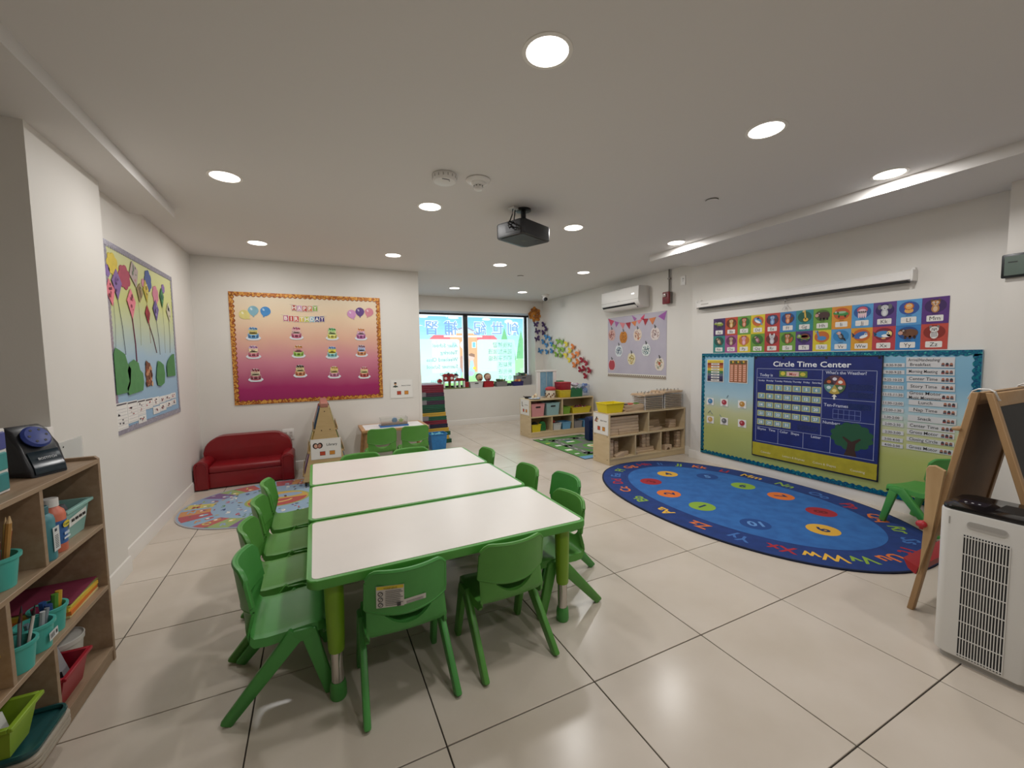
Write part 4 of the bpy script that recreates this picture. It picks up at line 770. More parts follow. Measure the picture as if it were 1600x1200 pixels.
for k in range(7): D.rect(x0+.05, .986+.031*k, x1-.05, 1.004+.031*k, '#e8e6e0', 2); D.rect(x0+.07, .993+.031*k, x1-.07, .998+.031*k, '#4a4a50', 3)
D.text('DAYS OF THE WEEK', (x0+x1)/2, 1.205, .012, '#b84a2c', 3, w=.16); D.build('chart_print', o, off=.0078)
o = brd('number_chart', 3.097, 1.232, 2.875, .973, M_CARD); D = Art(); x0, x1 = lx(3.09), lx(2.882); D.rect(x0, .98, x1, 1.225, '#8a5a3c', 1); D.rect(x0, 1.185, x1, 1.225, '#6a5a34', 2)
for k in range(4): D.rect(x0+.008+.05*k, .988, x0+.046+.05*k, 1.18, '#c07a5c', 3)
for k in range(9): D.ell(x0+.02+.021*k, 1.20+.008*math.sin(k*2), .012, .012, ('#3f5a34', '#d9b03c', '#7a4a2c')[k % 3], 4, 8)
for k in range(4):
    for q in range(8): D.rect(x0+.012+.05*k, .995+.023*q, x0+.042+.05*k, 1.006+.023*q, '#e0b09a', 4)
D.build('chart_print', o, off=.0078)
for (Y, z), c in zip(((3.333,.737),(3.15,.74),(2.932,.74),(3.329,.52),(3.146,.527),(2.927,.53)), ('#3f7fb0', '#a83040', '#c08a3a', '#c9a05a', '#6a6a6c', '#a82c38')):
    o = brd('picture_card', Y+.048, z+.042, Y-.048, z-.042, M_CARD); D = Art(); D.ell(lx(Y), z+.004, .032, .030, c, 1, 16); D.ell(lx(Y)-.008, z+.010, .012, .012, lerp_hex(c, '#ffffff', .4), 2, 10); D.rect(lx(Y)-.02, z-.036, lx(Y)+.02, z-.031, '#6a6a6a', 1); D.build('card_print', o, off=.0078)
for Y, z, dx in ((3.12, .80, .02), (3.36, .60, .03), (3.30, .59, -.03), (3.18, .565, -.025)): MB().tube([(lx(Y), -.008, z), (lx(Y)+dx, -.008, z+.03)], .003, 5).build('tape_strip', paper('#8a9a9a'), CB_)
SCH = ['Arrival/Handwashing/|Breakfast', 'Morning Meeting', 'Center Time', 'Story Time', 'Gross Motor|Music Movement', 'Lunch', 'Nap Time', 'Snack', 'Center Time', 'Gross Motor', 'Closing Circle', 'Gross Motor']
SZ = [(1.249,1.178,1.563,1.289),(1.161,1.122,1.559,1.287),(1.102,1.067,1.556,1.284),(1.050,1.002,1.551,1.281),(.976,.934,1.548,1.276),(.916,.884,1.536,1.265),(.857,.829,1.534,1.265),(.795,.756,1.536,1.265),(.737,.698,1.537,1.269),(.680,.651,1.537,1.269),(.621,.596,1.537,1.268),(.562,.530,1.536,1.272)]
TM = ['8:30-9:00','9:00-9:25','9:25-10:25','10:25-11:15','11:15-11:30','11:30-12:00','12:00-1:30','1:30-2:00','2:00-2:30','2:30-3:00','3:00-4:00','4:00-5:00']
TZ = [(1.638,1.19),(1.638,1.133),(1.64,1.072),(1.639,1.011),(1.637,.951),(1.634,.881),(1.632,.825),(1.635,.765),(1.628,.709),(1.625,.644),(1.627,.585),(1.625,.537)]
for k in range(12):
    z1, z0, Y1, Y0 = SZ[k]; z1 += .004; z0 -= .004; o = brd('schedule_strip', Y1, z1, Y0, z0, mat('strip_card', '#d2d2d4', .3)); D = Art(); lines = SCH[k].split('|'); x = lx(Y1) + (.098 if len(lines) == 1 else .105); n = len(lines)
    for q, t in enumerate(lines): D.text(t, x if not (k == 0 and q == 1) else x-.02, (z0+z1)/2 - .010 + ((n-1)*.018 - q*.036 if n > 1 else 0), .025 if k else .024, '#16161a', 1, bold=.005, w=.165 if n == 1 else .185)
    for q in range(3): D.ell(lx(Y0)-.062+.022*q, (z0+z1)/2 + (.0 if k else -.015), .009, .013, ('#8a5a4c', '#3a3a44', '#a8705a')[(q+k) % 3], 1, 10); D.rect(lx(Y0)-.071+.022*q, (z0+z1)/2-.014+(.0 if k else -.015), lx(Y0)-.053+.022*q, (z0+z1)/2-.004+(.0 if k else -.015), ('#4a5a6a', '#8a3a34', '#34343c')[(q+k) % 3], 2)
    D.build('schedule_print', o, off=.0078); Y, z = TZ[k]
    o = brd('time_strip', Y+.068, z+.016, Y-.068, z-.016, mat('strip_card', '#d2d2d4', .3)); D = Art(); D.text(TM[k], lx(Y), z-.0095, .0195, '#1c1c20', 1, bold=.008, w=.125); D.build('time_print', o, off=.0078)
# pocket chart hanging on the board
PC = thing('pocket_chart', 'navy Circle Time Center pocket chart with May calendar', 'pocket chart', (XR-.0265, 2.2525, 0), -PI/2); px_ = ry(2.2525)
M_NYL = mat('navy_nylon', '#182a74', .42, col2='#152466', scale=9, bump=.12, bscale=25); M_VIN = mat('pocket_vinyl_clear', '#33437c', .12, alpha=.25)
MB().box(-.545, .545, -.003, 0, .215, 1.265, .001).build('nylon_sheet', M_NYL, PC)
MB().sheet([[(-.54 + 1.08*j/24, -.0045 - .004*abs(math.sin(j*1.1+i)), .222 + .136*i/5) for j in range(25)] for i in range(6)], .001).build('yellow_pocket', mat('yellow_nylon', '#b9ad2c', .4, col2='#a89c24', scale=12, bump=.2, bscale=18), PC)
M_DARK = mat('black_binding', '#10142a', .5)
for a in ((-.549,.549,-.0045,.001,.211,.219), (-.549,.549,-.0045,.001,1.26,1.269), (-.549,-.541,-.0045,.001,.211,1.269), (.541,.549,-.0045,.001,.211,1.269)): MB().box(*a).build('binding', M_DARK, PC)
for Y in (2.78, 2.50, 2.12, 1.73): MB().lathe([(.010, -.001), (.010, .001)], 12, (px_(Y), -.0045, 1.25), rot=Matrix.Rotation(PI/2, 3, 'X')).build('grommet', mat('grommet_steel', '#3a3a44', .3, .9), PC)
D = Art(); W_ = '#c9cfe2'
D.text('Circle Time Center', px_(2.262), 1.166, .052, '#eef0f4', 2, bold=.018, w=-.675); D.build('title_print', PC, off=.0034)
D = Art(); T_ = lambda s_, Y, z, h, w=None, al='l': D.text(s_, px_(Y), z, h, W_, 1, align=al, bold=.016, w=w)
for Y0, z0, Y1, z1 in ((2.765,1.14,1.742,1.14),(2.765,1.045,2.147,1.045),(2.757,.377,1.735,.384),(2.751,.53,2.063,.53),(2.141,.88,1.745,.88),(2.14,.69,1.742,.69),(2.765,.377,2.765,1.14),(2.145,.53,2.147,1.14),(1.742,.384,1.742,1.14),(2.532,.38,2.532,.53),(2.295,.38,2.295,.53),(2.064,.38,2.064,.53)): D.line(px_(Y0), z0, px_(Y1), z1, .0035, '#aab4d4', 1)
T_('Today is', 2.735, 1.062, .029); T_("What's the Weather?", 2.122, 1.104, .028, .31); T_('Ten-Frames', 2.127, .809, .029); T_('Numbers', 2.13, .648, .027); T_('Rhyme   Time', 2.745, .497, .024); T_('Color   Shape', 2.515, .497, .024); T_('Letter', 2.225, .497, .025)
for k, d in enumerate(('Sunday','Monday','Tuesday','Wednesday','Thursday','Friday','Saturday')): T_(d, 2.714-.087*k, 1.010, .017, .080, 'c')
for k in range(6): D.line(px_(2.052-.0418*k), .705, px_(2.052-.0418*k), .79, .003, '#7a88c0', 1)
for z in (.705, .7475, .79): D.line(px_(2.052), z, px_(1.843), z, .003, '#7a88c0', 1)
D.build('grid_print', PC, off=.0034)
for t, Y, w in (('Calendar', 2.648, .115), ('Letters & Rhymes', 2.375, .215), ('Colors & Shapes', 2.105, .20), ('Counting', 1.846, .115)): D = Art(); D.text(t, px_(Y), .258, .021, '#e6e0b4', 1, bold=.01, w=w); D.build('pocket_title', PC, off=.0096)
D = Art(); tx, tz = px_(1.905), .56; D.build
D.poly(cloud_pts(tx, tz, .165, .125, 12, .12, 60), '#1f5638', 1); D.poly([(tx-.05, .388), (tx+.045, .388), (tx+.03, .45), (tx+.035, .50), (tx+.075, .545), (tx+.06, .552), (tx+.005, .515), (tx-.055, .552), (tx-.068, .546), (tx-.025, .50), (tx-.03, .45)], '#3a231c', 2)
D.build('tree_print', PC, off=.0034)
mo = MB().box(px_(2.535), px_(2.275), -.0048, -.0034, 1.062, 1.122).build('month_card', paper('#6f8a44'), PC); D = Art(); mx = px_(2.405); D.rect(mx-.06, 1.07, mx+.055, 1.115, '#d9b6b0', 1); D.text('May', mx, 1.078, .030, '#b8483c', 2, bold=.006); D.ell(mx-.095, 1.095, .022, .020, '#d9c84a', 1); D.ell(mx+.09, 1.092, .024, .018, '#cfc04a', 1); D.build('month_print', mo, off=.005)
for d in range(1, 32):
    c = d % 7; r_ = d // 7; Y, z = 2.712-.0866*c, .949-.0918*r_; o = MB().box(px_(Y)-.039, px_(Y)+.039, -.0046, -.0034, z-.030, z+.030).build('day_card', paper('#c9c87a'), PC); D = Art(); D.rect(px_(Y)-.031, z-.022, px_(Y)+.031, z+.022, '#7fa4b4', 1); D.text(str(d), px_(Y), z-.013, .027, '#f0f0ee', 2, bold=.02); D.build('day_print', o, off=.0048)
WH = MB().lathe([(.088, -.0012), (.088, .0012)], 32, (px_(2.046), -.0042, 1.008), rot=Matrix.Rotation(PI/2, 3, 'X')).build('weather_wheel', paper('#3a3038'), PC); D = Art()
for k, c in enumerate(('#b0563c', '#5a3a4a', '#3a2a34', '#5a8a8a', '#b8a04a', '#4a6a44')): D.poly([(px_(2.046), 1.008)] + [(px_(2.046)+.085*math.cos(PI*k/3+PI/3*q/5), 1.008+.085*math.sin(PI*k/3+PI/3*q/5)) for q in range(6)], c, 1); D.ell(px_(2.046)+.052*math.cos(PI*(k+.5)/3), 1.008+.052*math.sin(PI*(k+.5)/3), .018, .015, ('#e8e4dc', '#d9d4e0', '#c96a3c', '#cfe0e4', '#e8d890', '#d8d4cc')[k], 2, 10)
D.build('wheel_print', WH, off=.0058); MB().prism([(px_(2.046), .925), (px_(2.046)+.02, .90), (px_(2.046)+.007, .90), (px_(2.046)+.007, .875), (px_(2.046)-.007, .875), (px_(2.046)-.007, .90), (px_(2.046)-.02, .90)], 'y', -.0046, -.0032).build('weather_arrow', M_CARD, PC)
for Y1, Y0, z in ((1.94, 1.76, .97), (1.94, 1.76, .90), (1.94, 1.77, .80), (2.35, 2.17, .555)): MB().box(px_(Y1), px_(Y0), -.0042, -.0034, z, z+.05).build('clear_pocket', M_VIN, PC)
# ================================================================ tablet on the wall end
TB = thing('wall_tablet', 'dark framed wall tablet with grey screen at the picture edge', 'tablet', (XCOL-.001, .955, 1.835), -PI/2)
MB().box(-.09, .09, -.028, 0, -.075, .075, .008, 2).build('housing', mat('tablet_black', '#101418', .35), TB); MB().box(-.075, .075, -.0292, -.028, -.06, .06).build('screen', mat('tablet_screen', '#59685f', .25), TB); D = Art(); D.rect(-.06, .018, -.02, .026, '#2a302c', 1); D.build('screen_mark', TB, off=.0294)
# ================================================================ air conditioner, alarm, conduit, outlets
AU = thing('air_conditioner', 'white wall mounted split air conditioner above the apple poster', 'air conditioner', (XR2-.001, 4.86, 1.98), -PI/2)
MB().prism([(0, 0), (-.10, .0), (-.165, .02), (-.205, .07), (-.21, .11), (-.205, .285), (-.19, .30), (0, .30)], 'x', -.41, .41, .006, 2).build('body', M_WHITE, AU)
MB().hexa([(-.39, -.19, .045), (.33, -.19, .045), (.33, -.13, .0), (-.39, -.13, .0), (-.39, -.2055, .066), (.33, -.2055, .066), (.33, -.148, .012), (-.39, -.148, .012)]).build('air_slot', mat('slot_dark', '#26262a', .6), AU)
MB().hexa([(-.38, -.205, .030), (.34, -.205, .030), (.34, -.155, -.004), (-.38, -.155, -.004), (-.38, -.209, .036), (.34, -.209, .036), (.34, -.158, .002), (-.38, -.158, .002)]).build('louver', M_WHITE, AU)
MB().box(-.405, .405, -.2115, -.209, .112, .116).build('panel_seam', mat('seam_grey', '#a09c98', .5), AU); MB().box(.27, .33, -.212, -.2095, .185, .20, .001).build('display', mat('ac_display', '#f4f4f4', .3, emit=('#ffffff', 1.0)), AU); MB().box(-.03, .02, -.2108, -.2095, .122, .127).build('logo', mat('seam_grey', '#a09c98', .5), AU)
FA = thing('fire_alarm', 'red fire alarm strobe with clear lens under a grey conduit', 'fire alarm', (XR2-.001, 4.085, 2.055), -PI/2)
MB().box(-.055, .055, -.045, 0, -.075, .075, .004).build('back_box', mat('alarm_grey_box', '#77706a', .5), FA); MB().box(-.058, .058, -.075, -.045, -.08, .08, .010, 2).build('red_body', mat('alarm_red', '#7d1620', .4), FA); MB().box(-.04, .02, -.095, -.074, .01, .06, .014, 3).build('strobe_lens', mat('strobe_lens', '#b8a8a4', .15), FA)
for k in range(3): MB().box(-.03, .03, -.0765, -.0745, -.055+.018*k, -.049+.018*k).build('sounder_slot', mat('alarm_dark_red', '#4a0c14', .5), FA)
CD = thing('alarm_conduit', 'thin grey metal conduit from the ceiling to the fire alarm', 'conduit', (XR2-.022, 4.075, 0), -PI/2); MB().tube([(0, 0, 2.13), (0, 0, ZC-.001)], .012, 12).build('pipe', mat('conduit_steel', '#8a8680', .4, .5), CD); MB().box(-.02, .02, -.014, .020, 2.30, 2.32, .002).build('strap', mat('conduit_steel', '#8a8680', .4, .5), CD)
WO = thing('wall_plate', 'small white wall plate with round jack beside the fire alarm', 'outlet', (XR2-.001, 3.86, 2.25), -PI/2); MB().box(-.038, .038, -.006, 0, -.06, .06, .002).build('cover_plate', M_WHITE, WO); MB().ball((0, -.008, .02), .011, .008).build('jack', mat('jack_white', '#fbfbfb', .3), WO); MB().box(-.002, .002, -.008, -.005, -.012, .0).build('slot', M_BLACK, WO)
# ================================================================ apple poster
AP = thing('apple_poster', 'pale lilac paper poster with dotted apple cutouts and bunting', 'poster', (XR2-.0015, 4.745, 0), -PI/2); ax = ry(4.745)
MB().box(-.62, .62, -.002, 0, .948, 1.896).build('backing', mat('lilac_paper', '#bdb7c4', .7, col2='#b4aebd', scale=4, bump=.25, bscale=12), AP)
D = Art(); D.rect(-.62, .948, .62, 1.012, '#e0dad0', 1)
for k in range(30): D.ell(-.60+.0413*k, .958, .0205, .042, '#5f4a38', 2, 12, a0=0, a1=PI); D.ell(-.60+.0413*k, .958, .013, .028, '#c9bba8', 3, 12, a0=0, a1=PI); D.ell(-.60+.0413*k, .958, .007, .016, '#5f4a38', 4, 10, a0=0, a1=PI)
D.build('patterned_strip', AP, off=.0024)
APP = [((5.265,1.637),'#d9b0a8',('#a85a54','#c08078','#7a4a4a')),((4.991,1.588),'#c9822c',('#a8641c','#8a4a14','#d99a44')),((4.68,1.609),'#e2d2c4',('#c0603c','#8a3a3a','#d99a4a')),((4.334,1.605),'#e4d8d4',('#b08a8a','#8a6a6e','#c0a09c')),((5.094,1.379),'#dfe4e8',('#2f5a78','#3a7aa0','#1f3a54')),((4.507,1.383),'#e2e6e6',('#4a6a74','#6a8a8a','#3a4a54')),((4.809,1.253),'#e6dcbc',('#c0a03c','#8a8a4a','#b0902c')),((5.261,1.155),'#e0c8cc',()),((4.248,1.178),'#e6dcd0',('#c08a4a','#b09a6a','#7a9a8a'))]
for (Y, z), c, dots in APP:
    x = ax(Y); ps = [(x + .085*math.cos(a)*(1-.12*math.sin(a)*0) , z - .012 + .098*math.sin(a) - (.022*math.exp(-(math.cos(a)/.28)**2) if math.sin(a) > 0 else -.012*math.exp(-(math.cos(a)/.25)**2))) for a in [2*PI*k/32 for k in range(32)]]
    o = cutout('apple_cutout', ps, .002, paper(c), AP, -.003); D = Art(); D.poly([(x-.004, z+.066), (x+.008, z+.066), (x+.002, z+.112), (x-.016, z+.118)], '#3a3430', 1); D.poly([(x, z+.085), (x+.03, z+.098), (x+.012, z+.078)], '#3f5a44', 2)
    if not dots: D.poly([(x+(p-x)*.88, z-.01+(q-z+.01)*.88) for p, q in ps], '#b03c48', 1)
    for k in range(46 if dots else 0):
        a, r_ = random.uniform(0, 2*PI), math.sqrt(random.random())*.86; D.ell(x+.075*r_*math.cos(a), z-.014+.078*r_*math.sin(a), random.uniform(.005, .010), random.uniform(.005, .011), random.choice(dots), 1+k % 6, 7)
    if (Y, z) == (4.248, 1.178): D.rect(x-.02, z-.02, x+.02, z+.02, '#b0583c', 8)
    D.build('apple_print', o, off=.0053, step=.0002)
FL = [((5.354,1.892),(5.205,1.845),(5.284,1.767),'#c84a66'),((5.197,1.842),(5.09,1.812),(5.162,1.741),'#a86aa8'),((5.08,1.81),(4.95,1.79),(5.004,1.701),'#d9868c'),((4.944,1.79),(4.826,1.796),(4.854,1.691),'#a83040'),((4.82,1.796),(4.70,1.806),(4.733,1.724),'#d9824e'),((4.806,1.895),(4.70,1.84),(4.745,1.80),'#a86aa8'),((4.695,1.806),(4.575,1.826),(4.651,1.751),'#e0808a'),((4.625,1.832),(4.539,1.887),(4.56,1.80),'#d9486a'),((4.572,1.822),(4.461,1.816),(4.526,1.721),'#a8303c'),((4.455,1.816),(4.316,1.826),(4.384,1.723),'#d98250'),((4.281,1.831),(4.127,1.892),(4.169,1.767),'#a860b0')]
for a, b_, c_, col in FL: cutout('bunting_flag', [(ax(a[0]), a[1]), (ax(c_[0]), c_[1]), (ax(b_[0]), b_[1])], .0015, paper(col), AP, -.0035)
# ================================================================ paper butterflies and honeycomb decoration
BF = dict(purple=('#4a3566', [(7.661,1.955),(7.412,1.945),(7.607,1.815),(7.31,1.845),(7.415,1.775),(7.596,1.658)]), blue=('#4a8abf', [(7.30,1.695),(7.16,1.65),(7.423,1.593),(7.287,1.53),(7.085,1.546),(7.468,1.407),(7.277,1.381),(7.092,1.389)]), green=('#86b24a', [(6.846,1.586),(6.705,1.57),(6.971,1.487),(6.807,1.428),(6.668,1.421),(6.919,1.32),(6.756,1.303)]), yellow=('#e3d24a', [(6.551,1.518),(6.439,1.385),(6.572,1.317),(6.452,1.221)]), orange=('#e58a4a', [(6.336,1.453),(6.18,1.344),(6.319,1.288),(6.188,1.177),(6.295,1.118)]), red=('#a02438', [(6.05,1.222),(5.923,1.167),(6.109,1.034),(5.993,1.057),(5.836,1.027),(5.95,.929)]))
for cn, (hx, pts) in BF.items():
    for k, (Y, z) in enumerate(sorted(pts, key=lambda p: -p[1])):
        if Y > 7.43: loc, rz = (XR2 - (Y-7.43)*.50 - .06, YF-.001, z), 0
        else: loc, rz = (XR2-.001, Y, z), -PI/2
        t = thing('paper_butterfly', '%s paper butterfly on the wall, %s from the top of the %s ones' % (cn, ORD[k], cn), 'butterfly', loc, rz, 'paper butterflies'); tilt = random.uniform(-.5, .5)
        MB().tube([(-.006*math.sin(tilt), -.004, -.028), (.006*math.sin(tilt), -.004, .03)], .0035, 6).build('body', paper(lerp_hex(hx, '#000000', .3)), t)
        for s in (-1, 1):
            q = [(0, 0, .020), (.026, .014, .056), (.056, .030, .060), (.066, .036, .040), (.056, .030, .014), (.030, .016, .002), (.050, .027, -.014), (.048, .026, -.038), (.028, .015, -.048), (.010, .005, -.030), (0, 0, -.020)]; cr, sr = math.cos(tilt), math.sin(tilt)
            b = MB(); R_ = [(s*a*cr - c*sr, -.004-d, s*a*sr + c*cr) for a, d, c in q]; F1 = [b.bm.verts.new(p) for p in R_]; F2 = [b.bm.verts.new((p[0], p[1]+.0012, p[2])) for p in R_]; b.bm.faces.new(F1); b.bm.faces.new(F2[::-1])
            for i in range(len(q)): b.bm.faces.new((F1[i], F2[i], F2[(i+1) % len(q)], F1[(i+1) % len(q)]))
            b.build('wing', paper(hx), t)
HC = thing('honeycomb_cluster', 'cluster of amber paper honeycomb discs in the corner beside the window', 'decoration', (4.135, YF-.001, 2.155))
for k in range(20):
    a = k*2.4; r_ = .135*math.sqrt((k+.5)/20); x, z = r_*math.cos(a)*1.0, r_*math.sin(a)*1.0
    MB().lathe([(.034, 0), (.036, .006), (.030, .010), (.022, .004), (.004, .006)], 12, (x, -.012 - .012*(k % 3), z), rot=Matrix.Rotation(PI/2, 3, 'X')).build('honeycomb_disc', paper(('#b8731f', '#c98226', '#9a5a16')[k % 3], .4), HC)
MB().tube([(-.01, -.02, -.14), (.0, -.02, .16)], .004, 6).build('stick', paper('#7a4a1c'), HC)
# ================================================================ on the ceiling
def detector(name, label, x, y, prof, extra=None):
    t = thing(name, label, 'detector', (x, y, ZC-.0005)); MB().lathe(prof, 32).build('body', M_WHITE, t); return t
d1 = detector('smoke_detector', 'round white smoke detector next to the dome shaped detector on the ceiling', .775, 2.53, [(.072, 0), (.076, -.008), (.074, -.03), (.066, -.042), (.02, -.046)])
for k in range(16): a = 2*PI*k/16; MB().box(.073*math.cos(a)-.003, .073*math.cos(a)+.003, .073*math.sin(a)-.003, .073*math.sin(a)+.003, -.028, -.012).build('vent', mat('vent_grey', '#b0aca6', .5), d1)
MB().ball((.02, -.035, -.044), .005).build('status_light', mat('vent_grey', '#b0aca6', .5), d1); MB().box(-.03, .015, -.052, -.046, -.0465, -.043).build('label_mark', mat('label_grey', '#8a8a8a', .6), d1)
d2 = detector('heat_detector', 'white dome shaped heat detector closer to the projector on the ceiling', .99, 2.51, [(.075, 0), (.078, -.006), (.070, -.014), (.050, -.020), (.044, -.030), (.030, -.036)])
MB().lathe([(.026, -.034), (.028, -.05), (.024, -.064), (.012, -.068)], 20).build('sensor_cage', M_WHITE, d2)
for k in range(8): a = 2*PI*k/8; MB().box(.028*math.cos(a)-.003, .028*math.cos(a)+.003, .028*math.sin(a)-.003, .028*math.sin(a)+.003, -.044, -.040).build('vent', M_BLACK, d2)
for x, y, n in ((2.685, 2.14, 'between the projector and the alphabet card soffit'), (2.66, 5.20, 'in front of the window')): 
    t = thing('concealed_sprinkler', 'flat white concealed sprinkler plate on the ceiling ' + n, 'sprinkler', (x, y, ZC-.0005)); MB().lathe([(.030, 0), (.034, -.003), (.043, -.006), (.043, -.008), (.01, -.009)], 28).build('cover_disc', M_CEIL, t); MB().lathe([(.0445, 0), (.0445, -.0015)], 28).build('gap_ring', mat('gap_grey', '#7a766f', .7), t)
PJ = thing('ceiling_projector', 'black projector hanging from the ceiling on a short mount', 'projector', (1.50, 2.87, ZC-.0005), math.radians(24))
MB().lathe([(.06, 0), (.06, -.012), (.045, -.016)], 24).build('mount_plate', M_BLACK, PJ); MB().lathe([(.020, -.014), (.020, -.075)], 16).build('mount_pole', M_BLACK, PJ); MB().ball((0, 0, -.085), .030).build('mount_joint', M_BLACK, PJ); MB().box(-.06, .06, -.05, .05, -.125, -.108, .004).build('mount_bracket', M_BLACK, PJ)
M_PJ = mat('projector_black', '#17171a', .45, bump=.1, bscale=300)
MB().prism(rr(.175, .135, .03), 'z', -.232, -.128, .008, 2).build('body', M_PJ, PJ)
MB().prism([(x, y) for x, y in rr(.15, .11, .02)], 'z', -.2345, -.2315).build('bottom_panel', mat('projector_panel', '#2c2c2f', .5), PJ)
MB().lathe([(.032, 0), (.034, .02), (.026, .022)], 20, (.174, -.05, -.175), rot=Matrix.Rotation(PI/2, 3, 'Y')).build('lens', mat('lens_glass', '#0a0a10', .05), PJ)
MB().box(-.02, .03, -.02, .02, -.2355, -.234).build('rating_label', mat('label_grey2', '#54544f', .6), PJ); MB().box(.07, .105, -.085, -.055, -.2365, -.2335).build('adjust_foot', M_BLACK, PJ); MB().box(-.177, -.173, -.07, .03, -.205, -.15).build('port_panel', mat('port_grey', '#24242a', .5), PJ)
MB().tube([(-.175, -.04, -.18), (-.20, -.06, -.185), (-.245, -.055, -.17), (-.22, -.03, -.16), (-.16, .0, -.12), (-.10, .03, -.06), (-.09, .03, -.012)], .005, 6).build('cable', M_BLACK, PJ); MB().tube([(-.175, -.02, -.17), (-.20, -.03, -.19), (-.23, -.04, -.178), (-.20, -.05, -.165), (-.15, -.03, -.12), (-.075, .02, -.02)], .0045, 6).build('cable', M_BLACK, PJ); MB().box(-.115, -.05, .0, .06, -.014, -.001, .002).build('ceiling_socket', M_WHITE, PJ)
DC = thing('dome_camera', 'small white security camera with black lens in the ceiling corner', 'camera', (3.90, 6.62, ZC-.0005)); MB().lathe([(.075, 0), (.075, -.015), (.066, -.022), (.064, -.036)], 24).build('base', M_WHITE, DC); MB().ball((0, 0, -.062), .055).build('eyeball', M_WHITE, DC); MB().ball((-.012, -.022, -.082), .040).build('lens', M_BLACK, DC)
# ================================================================ storage shelves
def shelf_unit(name, label, loc, rz, W, D_, H, rows, m, lip=0.0, kick=.05, th=.018, screws=False):
    """local x along the width, front at -y; rows = [(z of shelf top, [divider x above it])] from the bottom; H = top face"""
    t = thing(name, label, 'shelf', loc, rz)
    for s in (-1, 1):
        e = MB().prism([(-D_/2, 0), (D_/2, 0), (D_/2, H+lip), (-D_/2+.012, H+lip), (-D_/2, H+lip-.012)] if lip else [(-D_/2, 0), (D_/2, 0), (D_/2, H), (-D_/2, H)], 'x', min(s*W/2, s*(W/2-th)), max(s*W/2, s*(W/2-th)), .0015).build('side_panel', m, t)
        if screws and s < 0:
            for y in (-D_*.38, D_*.38):
                for z in (.06, .33*H/.6): MB().lathe([(.006, -.0012), (.006, .0012)], 10, (s*W/2, y, z), rot=Matrix.Rotation(PI/2, 3, 'Y')).build('screw', mat('screw_steel', '#6a5a44', .4, .6), e)
    b = W/2 - th; MB().box(-b, b, -D_/2, D_/2, H-th, H, .0015).build('top_panel', m, t); MB().box(-b, b, D_/2-.008, D_/2-.001, .02, H-th).build('back_panel', m, t)
    zs = [r[0] for r in rows] + [H]
    for k, (z, dv) in enumerate(rows):
        MB().box(-b, b, -D_/2, D_/2-.008, z-th, z, .0015).build('shelf_board', m, t)
        for x in dv: MB().box(x-th/2, x+th/2, -D_/2+.002, D_/2-.008, z, zs[k+1]-th, .001).build('divider', m, t)
    if kick: MB().box(-b, b, -D_/2+.004, -D_/2+.02, .003, rows[0][0]-th, .001).build('kick_board', m, t)
    return t
M_GREYOAK = mat('grey_oak_laminate', '#a58d74', .5, col2='#93795f', scale=7, stretch=(.6, 5, 5), lo=.3, hi=.72)
shelf_unit('craft_shelf', 'brown wooden craft shelf with open compartments beside the pillar', (-.999, 1.715, 0), PI/2, 1.23, .302, .897, [(.066, [.197]), (.344, [-.01]), (.617, [.197])], M_GREYOAK, lip=.014, kick=.05)
M_MAPLE = mat('maple_plywood', '#d2bd98', .45, col2='#c9b28b', scale=5, stretch=(1, 1, 5), lo=.3, hi=.75)
shelf_unit('block_shelf', 'maple two-tier shelf full of wooden blocks at the blue rug', (3.7025, 3.945, 0), 0, 1.243, .312, .612, [(.08, [-.2155, .2025]), (.345, [-.0075])], M_MAPLE, kick=.05, screws=True)
shelf_unit('toy_shelf', 'maple two-tier shelf of toy bins below the paper butterflies', (3.655, 5.85, 0), 0, 1.23, .36, .61, [(.085, [-.208, .201]), (.335, [-.007])], M_MAPLE, kick=.05, screws=True)
center_sign('blocks_sign', 'white sign with block picture on the end of the block shelf', (3.0795, 3.945, .478), -PI/2, .285, .25, 'Block Center', pic_blocks, .016)
center_sign('toy_shelf_sign', 'white sign with a pretend play picture on the end of the toy shelf', (3.0385, 5.85, .482), -PI/2, .30, .25, 'Dramatic Play', pic_hand, .014)
# ---------------------------------------------------------------- bins
def bin_(name, label, cat, x, y, z, a, b, h, hexc, rz=0.0, taper=.86, slot=None, rim=.006, m=None, group=None):
    t = thing(name, label, cat, (x, y, z+.0008), rz, group); open_bin(t, a*taper, b*taper, a, b, h, m or mat('bin_' + hexc[1:], hexc, .42, bump=.05, bscale=120), rim=rim, slot=slot); return t
def toys(t, x0, x1, y0, y1, z, n, cols, r=.018, up=.5):
    for k in range(n):
        x, y = random.uniform(x0, x1), random.uniform(y0, y1); q = random.uniform(.7, 1.3)*r; c = random.choice(cols); zz = z + random.uniform(0, up)*r
        if k % 3 == 0: MB().ball((x, y, zz), q, n=10).build('toy_piece', paper(c, .4), t)
        elif k % 3 == 1: MB().box(x-q, x+q, y-q*.6, y+q*.6, zz-q*.8, zz+q*.8, q*.2).build('toy_piece', paper(c, .4), t)
        else: MB().lathe([(q*.7, -q), (q, -q*.3), (q*.5, q)], 9, (x, y, zz)).build('toy_piece', paper(c, .4), t)
